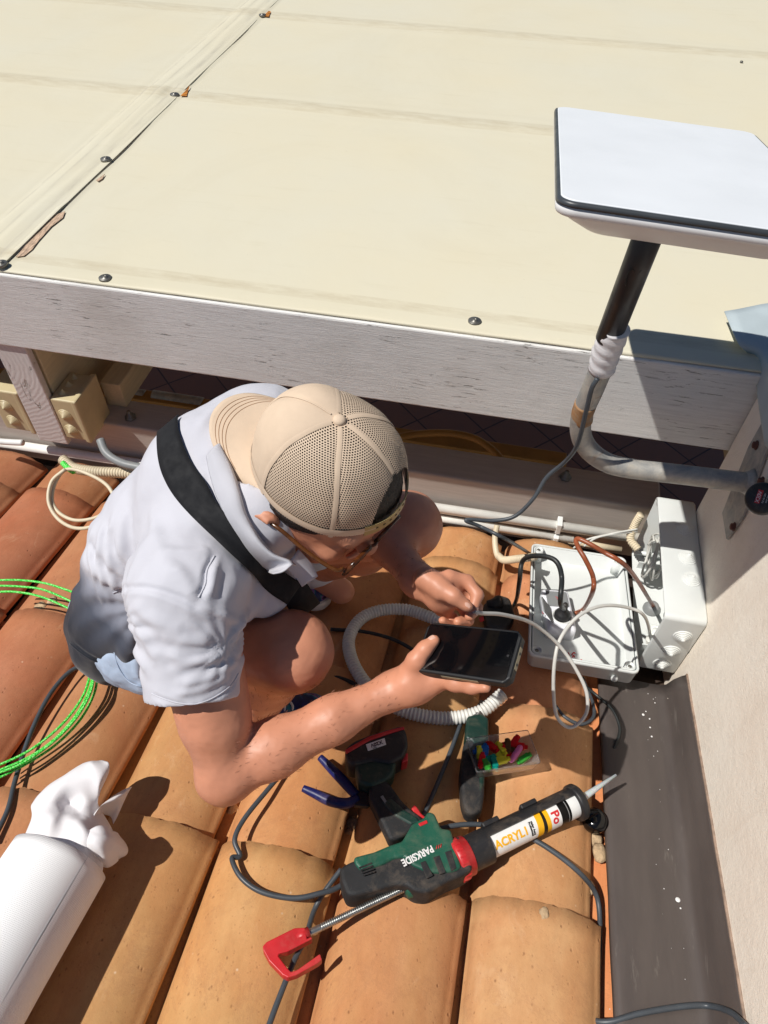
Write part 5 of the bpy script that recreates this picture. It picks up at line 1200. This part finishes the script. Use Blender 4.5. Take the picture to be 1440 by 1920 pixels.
# ---- caulking gun
GH = .028                                                  # its mid plane above the crests
def GP(px, py, up=GH): return Rf(px, py, up)
gA, gB = GP(650, 1668), GP(1075, 1500); GX = (gB-gA); GX = (GX-NR*GX.dot(NR)).normalized(); GY = NR.cross(GX)
gun = thing('caulking_gun', 'green and black cordless caulking gun with red ring lying across the tiles', 'caulking gun')
def gout(pts, up=GH): return [GP(a, b, up) for a, b in pts]
prism('rubber_housing', gout([(636, 1640), (652, 1630), (672, 1622), (760, 1588), (862, 1580), (884, 1640), (868, 1652), (838, 1664), (800, 1686), (776, 1684), (760, 1672), (740, 1672), (665, 1692), (650, 1690), (640, 1665)]), NR, .052, 'rubber', gun, .009, 4)
prism('green_housing', gout([(662, 1622), (700, 1612), (728, 1600), (752, 1592), (770, 1560), (792, 1548), (800, 1536), (812, 1540), (824, 1568), (842, 1570), (862, 1640), (850, 1648), (820, 1652), (800, 1650), (772, 1638), (756, 1622), (738, 1624), (716, 1636), (676, 1648), (664, 1634)]), NR, .062, 'green', gun, .006, 4)
for pts in ([(788, 1618), (798, 1614), (812, 1642), (800, 1648)], [(812, 1608), (824, 1604), (836, 1636), (824, 1640)], [(834, 1598), (846, 1594), (856, 1628), (846, 1634)]):
    prism('grip_bar', gout(pts, GH+.0305), NR, .003, 'rubber', gun, .001)
bm = bmesh.new()
for k in range(4):
    a, b = GP(676+2.2*k-1, 1627+4.6*k, GH+.0312), GP(696+1.6*k, 1619+5.2*k, GH+.0312); X_ = (b-a).normalized(); box_into(bm, frame((a+b)/2, X_, NR.cross(X_), NR), (b-a).length*1.15, .0028, .0016, .0002)
bmo('vent_slots', bm, 'black', gun)
hump = bmesh.new(); lathe_into(hump, GP(768, 1664, GH), GX*-1, [(.016, -.02), (.0165, .0), (.015, .008), (.008, .010)], 20); bmo('rod_socket', hump, 'green', gun, True)
# handle, trigger, battery
prism('handle', gout([(694, 1478), (724, 1470), (738, 1488), (752, 1508), (768, 1524), (790, 1540), (798, 1552), (770, 1566), (748, 1580), (730, 1584), (722, 1566), (712, 1545), (700, 1520), (690, 1500)]), NR, .034, 'rubber', gun, .008, 4)
prism('handle_green', gout([(712, 1512), (732, 1504), (760, 1528), (782, 1540), (790, 1552), (768, 1556), (740, 1540)], GH+.001), NR, .036, 'dgreen', gun, .005, 3)
prism('trigger', gout([(770, 1518), (776, 1512), (782, 1518), (790, 1530), (800, 1538), (788, 1541), (776, 1534)]), NR, .018, 'red', gun, .003)
prism('red_switch', gout([(784, 1545), (800, 1538), (802, 1544), (788, 1550)], GH+.031), NR, .004, 'red', gun, .001)
prism('battery_mount', gout([(664, 1442), (694, 1434), (726, 1420), (744, 1430), (738, 1462), (724, 1474), (694, 1486), (672, 1478)]), NR, .044, 'dgreen', gun, .008, 4)
bat = prism('battery', gout([(646, 1418), (662, 1404), (690, 1392), (722, 1382), (750, 1374), (760, 1384), (764, 1412), (756, 1432), (732, 1446), (700, 1440), (664, 1448), (650, 1444)]), NR, .056, 'black', gun, .008, 4)
prism('red_trim', gout([(646, 1416), (690, 1391), (730, 1378), (756, 1372), (758, 1376), (732, 1384), (692, 1398), (650, 1422)], GH+.012), NR, .038, 'red', gun, .002)
prism('red_latch', gout([(754, 1420), (764, 1418), (764, 1434), (752, 1438)]), NR, .03, 'red', gun, .003)
prism('label_plate', gout([(686, 1396), (721, 1384), (724, 1396), (690, 1408)], GH+.0285), NR, .0014, 'inkw', gun, .0002)
BXv = (GP(721, 1384)-GP(686, 1396)).normalized(); BYv = NR.cross(BXv)
text('battery_text', 'X20V', GP(706, 1394.5, GH+.0296), -BXv, -BYv, .0105, 'inkk', gun, .0002, bold=.0002); text('battery_text', 'TEAM', GP(703, 1402, GH+.0296), -BXv, -BYv, .0032, 'inkk', gun, .0002)
text('housing_text', 'PARKSIDE', GP(783, 1604, GH+.0315), -GX-GY*.08, -GY+GX*.08, .0165, 'inkw', gun, .0003, sx=.82, bold=.0005)
tubes('red_slashes', [[GP(a, 1592-b, GH+.0318), GP(a+1.5, 1585-b, GH+.0318)] for a, b in ((818, 0), (822, 1.4), (826, 2.8))], .0008, 'red', gun, 6, 2)
prism('maker_plate', gout([(713, 1494), (718, 1491), (726, 1504), (722, 1507)], GH+.0185), NR, .001, 'mgrey', gun, .0003)
# axis of the cartridge
ax0 = GP(862, 1610); ax1 = GP(1083, 1503); ax0 = ax0; AXD = (ax1-ax0).normalized(); AL = (ax1-ax0).length
def GA(t, y=0, z=0): return ax0+AXD*t*AL+NR.cross(AXD)*y+NR*z
bm = bmesh.new(); lathe_into(bm, GA(-.05), AXD, [(.033, 0), (.036, .002), (.036, .016), (.0335, .018), (.0335, .028), (.031, .030)], 40); bmo('red_ring', bm, 'red', gun, True)
bm = bmesh.new()
for k in range(20):
    a = k/20*2*math.pi; c = GA(-.05)+AXD*.009+(NR*math.cos(a)+NR.cross(AXD)*math.sin(a))*.036; box_into(bm, frame(c, AXD, NR.cross(AXD)*math.cos(a)-NR*math.sin(a), NR*math.cos(a)+NR.cross(AXD)*math.sin(a)), .012, .003, .0016, .0004)
bmo('ring_ribs', bm, 'red', gun)
# black half shell holder open to the upper right
def shell(nm, t0, t1, r0, a0, a1, th, m, par, n=26, nt=2, off=0):
    vs, fs = [], []; X_, Y_ = NR.cross(AXD), NR
    for i in range(nt+1):
        t = t0+(t1-t0)*i/nt
        for rr_ in (r0, r0+th):
            for k in range(n+1): a = a0+(a1-a0)*k/n; vs.append(GA(t)+(X_*math.cos(a)+Y_*math.sin(a))*rr_)
    W = n+1
    for i in range(nt):
        for k in range(n): a = i*2*W+k; b = a+2*W; fs += [(a, b, b+1, a+1), (a+W, a+W+1, b+W+1, b+W)]
        for k in (0, n): a = i*2*W+k; fs.append((a, a+W, a+3*W, a+2*W))
    for i in (0, nt):
        for k in range(n): a = i*2*W+k; fs.append((a, a+1, a+W+1, a+W))
    bm = bmesh.new(); me = bpy.data.meshes.new('t'); me.from_pydata([tuple(v) for v in vs], [], fs); bm.from_mesh(me); return bmo(nm, bm, m, par, False)
shell('holder_shell', .10, 1.0, .0262, R(-125), R(84), .0035, 'black', gun)
shell('holder_collar', .06, .22, .0262, R(0), R(360), .0040, 'black', gun, 40)
bm = bmesh.new(); lathe_into(bm, GA(.955), AXD, [(.0315, 0), (.0335, .003), (.0335, .012), (.030, .016), (.010, .017)], 32); bmo('front_cap', bm, 'black', gun, True)
for t in (.30, .62):
    c = GA(t)+(NR.cross(AXD)*math.cos(R(95))+NR*math.sin(R(95)))*.0305; bm = bmesh.new(); box_into(bm, frame(GA(t, .027, .014), AXD, NR.cross(AXD), NR), .035, .010, .018, .003); bmo('holder_rib', bm, 'black', gun)
# threaded rod and the red hook
r0_, r1_ = GP(762, 1664), GP(574, 1752)
tube('threaded_rod', [r0_, r1_], .0056, 'steel', gun, 14, 2, rib=(.0036, .10)) if False else None
N = 260; vs, fs = [], []; d_ = (r1_-r0_); Ld = d_.length; d_ = d_/Ld; X_, Y_, _ = basis(d_, NR)
for i in range(N+1):
    for k in range(14):
        a = k/14*2*math.pi; thr = .0010*math.cos(2*math.pi*(i/N*Ld/.0036)) if (i/N < .86 and math.cos(a-R(0)) > -.2) else 0; vs.append(r0_+d_*(Ld*i/N)+(X_*math.cos(a)+Y_*math.sin(a))*(.0056+thr))
for i in range(N):
    for k in range(14): fs.append((i*14+k, i*14+(k+1) % 14, (i+1)*14+(k+1) % 14, (i+1)*14+k))
mk('threaded_rod', vs, fs, 'steel', gun, True)
prism('hook', gout([(493, 1778), (500, 1770), (552, 1744), (572, 1743), (576, 1764), (584, 1760), (586, 1764), (540, 1788), (524, 1792), (522, 1796), (540, 1820), (546, 1826), (558, 1822), (600, 1792), (604, 1803), (596, 1810), (556, 1832), (540, 1837), (530, 1832), (505, 1806), (494, 1786)]), NR, .018, 'red', gun, .003, 3)
bm = bmesh.new(); cyl_into(bm, GP(556, 1760), GP(580, 1749), .0095, n=20); bmo('hook_socket', bm, 'red', gun, True)
# ---- sealant cartridge
ct = thing('sealant_cartridge', 'white and black labelled sealant tube with pale nozzle clamped in the caulking gun', 'cartridge')
def cyl_seg(nm, t0, t1, r, m): bm = bmesh.new(); cyl_into(bm, GA(t0), GA(t1), r, n=48); return bmo(nm, bm, m, ct)
cyl_seg('tube_body', .10, .955, .0238, 'inkk'); 
for q in ct.children: pass
def lab(nm, t0, t1, a0, a1, m, r=.0241, sk_=0):
    vs, fs = [], []; n = 20; X_, Y_ = NR.cross(AXD), NR
    for i in range(9):
        for k in range(n+1): a = a0+(a1-a0)*k/n; t = t0+(t1-t0)*i/8+sk_*(k/n-.5); vs.append(GA(t)+(X_*math.cos(a)+Y_*math.sin(a))*r)
    for i in range(8):
        for k in range(n): a = i*(n+1)+k; fs.append((a, a+1, a+n+2, a+n+1))
    return mk(nm, vs, fs, m, ct, True)
lab('white_label', .215, .60, R(80), R(215), 'inkw'); lab('yellow_label', .585, .635, R(80), R(215), 'inky', .0242, -.02); lab('yellow_label', .665, .70, R(80), R(215), 'inky', .0242); lab('white_label', .70, .79, R(80), R(215), 'inkw', .0243, .0); lab('white_collar', .875, .955, R(80), R(215), 'white', .0246)
lab('grey_line', .85, .856, R(80), R(215), 'mgrey', .0244)
def txt_on(nm, s, t, a, size, m, vert=False, sx=1, bold=.0003):   # lettering wrapped on the tube
    c = bpy.data.curves.new(nm, 'FONT'); c.body = s; c.size = size; c.align_x = 'CENTER'; c.align_y = 'CENTER'; c.extrude = .0001; c.offset = bold; c.resolution_u = 4
    t_o = bpy.data.objects.new('tmp', c); COL.objects.link(t_o); bpy.context.view_layer.update(); me = bpy.data.meshes.new_from_object(t_o); bpy.data.objects.remove(t_o)
    b_ = bmesh.new(); b_.from_mesh(me); bmesh.ops.triangulate(b_, faces=b_.faces[:])
    for _ in range(4): bmesh.ops.subdivide_edges(b_, edges=[e for e in b_.edges if e.calc_length() > .0022], cuts=1); bmesh.ops.triangulate(b_, faces=b_.faces[:])
    b_.to_mesh(me); b_.free(); X_, Y_ = NR.cross(AXD), NR
    for v in me.vertices:
        x, y = (v.co.x*sx, v.co.y) if not vert else (v.co.y, -v.co.x*sx); an = a-y/.0246; v.co = GA(t+x/AL)+(X_*math.cos(an)+Y_*math.sin(an))*(.02455+v.co.z)
    me.materials.clear(); me.materials.append(M[m]); o = bpy.data.objects.new(nm, me); COL.objects.link(o); o.parent = ct; return o
txt_on('label_text', 'ACRYL1', .375, R(126), .0200, 'inky', False, .98, .0007); txt_on('label_text', 'Professional', .535, R(128), .0052, 'inkk', True); txt_on('label_text', 'Maler Acryl', .553, R(128), .0052, 'inkk', True); txt_on('label_text', 'Po', .745, R(128), .022, 'inkr', True, 1, .0008)
bm = bmesh.new(); n0, n1 = GA(1.0), GA(1.0)+(Rf(1155, 1453, .045)-GA(1.0)); lathe_into(bm, n0, (n1-n0), [(.0085, 0), (.0075, .006), (.0022, (n1-n0).length), (.0014, (n1-n0).length)], 20); bmo('nozzle', bm, 'nozz', ct, True)

# ---- screwdriver under the parts box
sd = thing('cordless_screwdriver', 'dark green and black cordless tool lying under the clear connector box', 'screwdriver')
prism('grip', [Rf(a, b, .012) for a, b in ((868, 1400), (884, 1392), (902, 1400), (908, 1450), (906, 1500), (902, 1528), (888, 1536), (872, 1534), (864, 1510), (860, 1460))], NR, .036, 'rubber', sd, .012, 5)
prism('green_shell', [Rf(a, b, .013) for a, b in ((874, 1352), (900, 1346), (914, 1356), (914, 1395), (906, 1420), (906, 1480), (896, 1500), (894, 1440), (884, 1400), (870, 1392))], NR, .038, 'dgreen', sd, .010, 4)
bm = bmesh.new(); cyl_into(bm, Rf(894, 1350, .018), Rf(906, 1318, .020), .013, .009); bmo('chuck', bm, 'black', sd, True)
# ---- parts box of wire connectors
pb = thing('parts_box', 'small clear plastic box full of coloured connectors on the tiles', 'box')
BT = [Rf(a, b, .062) for a, b in ((877, 1384), (995, 1368), (1009, 1430), (890, 1449))]; bxX = ((BT[1]-BT[0])+(BT[2]-BT[3])).normalized(); bxX = (bxX-NR*bxX.dot(NR)).normalized(); bxY = NR.cross(bxX); BC = sum(BT, Vector())/4
bw = ((BT[1]-BT[0]).length+(BT[2]-BT[3]).length)/4; bh = ((BT[3]-BT[0]).length+(BT[2]-BT[1]).length)/4
def BP(x, y, z=0): return BC+bxX*x+bxY*y+NR*z
print('parts box', bw, bh)
loft('tray', [[BP(x, y, z) for x, y in rrect(bw-o_, bh-o_, .004, 4)] for z, o_ in ((-.030, .005), (-.004, .0015), (-.004, 0), (0, 0), (0, .0018), (-.028, .0062))], 'clear', pb)
CB = [('cy', -.8, .35, 'yellow faceted'), ('cb', -.55, .55, 'blue'), ('cr', -.25, .75, 'dark red'), ('cr', .15, .7, 'red'), ('cn', .3, .5, 'brown'), ('co', .52, .55, 'orange'), ('cr', .75, .45, 'crimson'), ('cr', -.82, -.2, 'red'), ('cg', -.72, -.6, 'green'), ('ct', -.45, -.15, 'teal'), ('ct', -.4, -.6, 'teal'), ('cy', -.05, .1, 'yellow'), ('cy', -.1, -.5, 'yellow'), ('cr', .22, .05, 'red'), ('cp', .5, -.2, 'pink'), ('cg', .8, -.5, 'green'), ('cn', .35, .2, 'brown'), ('cb', -.7, .7, 'blue'), ('cy', .05, .45, 'lime'), ('cr', .6, .75, 'red')]
posw = {-.8: 'at the left end', }
for i, (m_, x, y, cname) in enumerate(CB):
    x *= bw-.012; y *= bh-.010; rnd = random.Random(i+40); a = rnd.uniform(0, math.pi); d_ = (bxX*math.cos(a)+bxY*math.sin(a)+NR*rnd.uniform(-.3, .4)).normalized(); c = BP(x, y, -.018+.008*rnd.random())
    bm = bmesh.new(); ln = .021 if m_ != 'cp' else .040; rr_ = .0060
    if m_ == 'cp': d_ = (bxX*.75+bxY*.65+NR*.15).normalized(); c = BP(x, y, -.010)
    if m_ in ('cp', 'co'): lathe_into(bm, c-d_*ln/2, d_, [(rr_*.55, 0), (rr_*.8, .003), (rr_, ln*.3), (rr_, ln*.9), (rr_*.6, ln)], 14)
    else:
        X_, Y_, _ = basis(d_, NR); box_into(bm, frame(c, d_, X_, Y_), ln, .0115, .0115, .0016); lathe_into(bm, c+d_*ln*.4, d_, [(.0052, 0), (.0052, .007), (.0035, .008)], 10); lathe_into(bm, c-d_*ln*.8, d_, [(.0035, 0), (.0048, .002), (.0048, .008)], 10)
    o = bmo('wire_connector', bm, m_)
    hx = 'left end' if x < -bw*.45 else 'middle' if x < bw*.25 else 'right end'; hy = 'back' if y > bh*.25 else 'front' if y < -bh*.3 else 'centre'
    tag(o, f'{cname} wire connector in the clear box, at the {hx}, {hy}' if m_ != 'cp' else 'long pink wire connector lying on top at the right of the clear box', 'connector', 'coloured wire connectors in the clear box')
# ---- pliers, black cap, battery tools, the rest
pl = thing('pliers', 'blue handled pliers lying on the tiles beside the battery of the caulking gun', 'pliers')
tube('handle', [Rf(568, 1478, .022), Rf(590, 1488, .02), Rf(620, 1502, .018), Rf(650, 1506, .018), Rf(672, 1496, .018)], .0085, 'blue', pl, 14, 8, taper=lambda t: .75+.4*math.sin(t*2.6))
tube('handle', [Rf(600, 1420, .022), Rf(622, 1442, .02), Rf(645, 1466, .018), Rf(668, 1492, .018)], .0085, 'blue', pl, 14, 8, taper=lambda t: .8+.35*math.sin(t*2.6))
prism('jaws', [Rf(a, b, .016) for a, b in ((662, 1480), (690, 1490), (700, 1505), (690, 1515), (664, 1512))], NR, .012, 'black', pl, .003)
bm = bmesh.new(); c = Rf(1117, 1538, -.018); lathe_into(bm, c-NR*.012, NR*.9+Vector((-.2, 0, 0)), [(.0215, 0), (.023, .004), (.023, .014), (.020, .022), (.012, .0255), (.001, .0262)], 30); tag(bmo('plastic_cap', bm, 'black', None, True), 'glossy black round cap on the pan tile beside the flashing', 'cap'); M['gloss'] = mat('gloss_black', (12, 12, 13), .12, .05, 20)
bpy.data.objects['plastic_cap'].data.materials[0] = M['gloss']
ad = thing('plug_adapter', 'dark bundle of black adapter and plug in the shade left of the grey lid', 'adapter')
prism('body', [Rf(a, b, .02) for a, b in ((905, 1140), (930, 1122), (955, 1130), (965, 1165), (945, 1190), (910, 1185))], NR, .04, 'black', ad, .01, 4)
prism('red_mark', [Rf(a, b, .041) for a, b in ((898, 1158), (906, 1155), (908, 1164), (900, 1166))], NR, .003, 'red', ad, .001); bm = bmesh.new(); cyl_into(bm, Rf(915, 1135, .035), Rf(940, 1128, .05), .012); bmo('plug', bm, 'rubber', ad, True)
o = prism('yellow_tool', [Rf(a, b, .02) for a, b in ((556, 1335), (575, 1318), (596, 1320), (606, 1345), (580, 1362), (558, 1360))], NR, .03, 'orange', None, .008); tag(o, 'orange-yellow tool body half hidden between the shoe and the forearm', 'tool')
rt = thing('round_tool', 'round black tool end with a small printed label jutting in at the right edge', 'tool')
rc = Vector((.520, 1.0, -.905)); rc = D(1430, 934, 1.18); bm = bmesh.new(); ax_ = (-FWD*.9-RGT*.45+UP*.1).normalized(); lathe_into(bm, rc-ax_*.08, ax_, [(.016, 0), (.017, .05), (.0255, .055), (.027, .060), (.027, .078), (.0245, .082), (.001, .0825)], 30); bmo('body', bm, 'black', rt, True)
tx = RGT-ax_*RGT.dot(ax_); tx.normalize(); ty = ax_.cross(tx); dR = (tx*.35+ty*.94).normalized(); dU = ax_.cross(dR)
prism('sticker', [rc+ax_*.0028+dR*x+dU*y for x, y in ((-.011, .002), (.012, .002), (.012, .010), (-.011, .010))], ax_, .0006, 'red', rt, 0); text('sticker_text', 'X20V', rc+ax_*.0033+dU*.006, dR, dU, .0085, 'inkw', rt, .0001); text('sticker_text', '5.0 Ah 20V', rc+ax_*.0028-dU*.002, dR, dU, .0038, 'inkw', rt, .0001); text('sticker_text', 'PAP 204', rc+ax_*.0028-dU*.007, dR, dU, .0038, 'inkw', rt, .0001)

# ---- paper roll
pr = thing('paper_roll', 'big white embossed paper towel roll lying on the tiles at bottom left, loose end crumpled', 'paper roll')
RR = .079; f0 = Rf(112, 1612, RR-.004); s_d = (TS*-1); s_d = (s_d+Vector((-.06, 0, 0))).normalized()
RX, RY, RZ = basis(s_d, Vector((1, 0, 0)))
vs, fs, uv = [], [], []; NA, NL = 90, 40
for i in range(NL+1):
    s_ = .62*i/NL
    for k in range(NA+1):
        a = R(38)+2*math.pi*k/NA; rr_ = RR*(1+.009*(k/NA))+.0012*noise.noise(Vector((a*1.3, s_*6, 1)))+.0025*noise.noise(Vector((math.cos(a), math.sin(a), s_*3)))
        e_ = .004*noise.noise(Vector((math.cos(a)*2, math.sin(a)*2, 5))) if i == 0 else 0
        vs.append(f0+s_d*(s_+e_)+(RX*math.cos(a)+RY*math.sin(a))*rr_); uv.append((a*RR*1, s_))
for i in range(NL):
    for k in range(NA): a = i*(NA+1)+k; fs.append((a, a+1, a+NA+2, a+NA+1))
k0 = len(vs); vs.append(f0+s_d*.01); uv.append((0, 0))
for k in range(NA): fs.append((k0, k+1, k))
mk('roll', vs, fs, 'paper', pr, True, uv)
a_, b_ = (lambda px, py, u=.10: Rf(px, py, u)), None
SH1 = [[(35, 1592, .08), (75, 1600, .10), (115, 1606, .11), (155, 1618, .10), (190, 1636, .07)],
    [(58, 1535, .10), (92, 1540, .13), (122, 1534, .12), (160, 1562, .13), (200, 1592, .08)],
    [(60, 1506, .08), (95, 1502, .115), (135, 1507, .09), (165, 1535, .11), (212, 1560, .06)],
    [(84, 1478, .08), (115, 1465, .12), (150, 1480, .115), (176, 1505, .09), (190, 1520, .06)],
    [(130, 1450, .08), (155, 1432, .115), (175, 1440, .13), (188, 1470, .12), (180, 1500, .08)],
    [(158, 1440, .08), (180, 1428, .10), (196, 1426, .12), (204, 1438, .12), (186, 1492, .09)]]
patch('loose_sheet', [[Rf(*q) for q in r_] for r_ in SH1], 'paperin', pr, 12, .0005, .0024, 26)
patch('loose_sheet', [[Rf(*q) for q in r_] for r_ in [[(148, 1560, .08), (165, 1548, .10), (182, 1536, .08)], [(178, 1530, .06), (190, 1512, .09), (202, 1500, .07)], [(205, 1530, .04), (222, 1500, .07), (244, 1476, .06)], [(212, 1545, .03), (228, 1512, .045), (243, 1482, .05)]]], 'paperin', pr, 10, .0005, .002, 40)
patch('loose_sheet', [[Rf(*q) for q in r_] for r_ in [[(140, 1600, .08), (160, 1562, .12), (190, 1548, .12), (222, 1562, .07)], [(152, 1600, .09), (172, 1580, .13), (205, 1568, .12), (236, 1582, .05)], [(175, 1612, .08), (192, 1602, .11), (215, 1594, .09), (238, 1602, .045)], [(188, 1625, .06), (205, 1626, .06), (222, 1614, .05), (212, 1616, .04)]]], 'paperin', pr, 10, .0005, .002, 40)

# ---- every thing's Empty goes to its base
def kids(o): return [c for c in o.children]
def leaves(o):
    out = [o] if o.type in ('MESH', 'FONT') else []
    for c in o.children: out += leaves(c)
    return out
for o in [o for o in S.objects if o.type == 'EMPTY' and o.parent is None]:
    P = []
    for c in leaves(o):
        if c.type == 'MESH' and len(c.data.vertices): co = np.empty(len(c.data.vertices)*3); c.data.vertices.foreach_get('co', co); co = co.reshape(-1, 3); P += [co.min(0), co.max(0)]
    if not P: continue
    P = np.array(P); lo, hi = P.min(0), P.max(0); loc = Vector(((lo[0]+hi[0])/2, (lo[1]+hi[1])/2, lo[2])); o.location = loc
    for c in o.children: c.matrix_parent_inverse = Matrix.Translation(-loc)
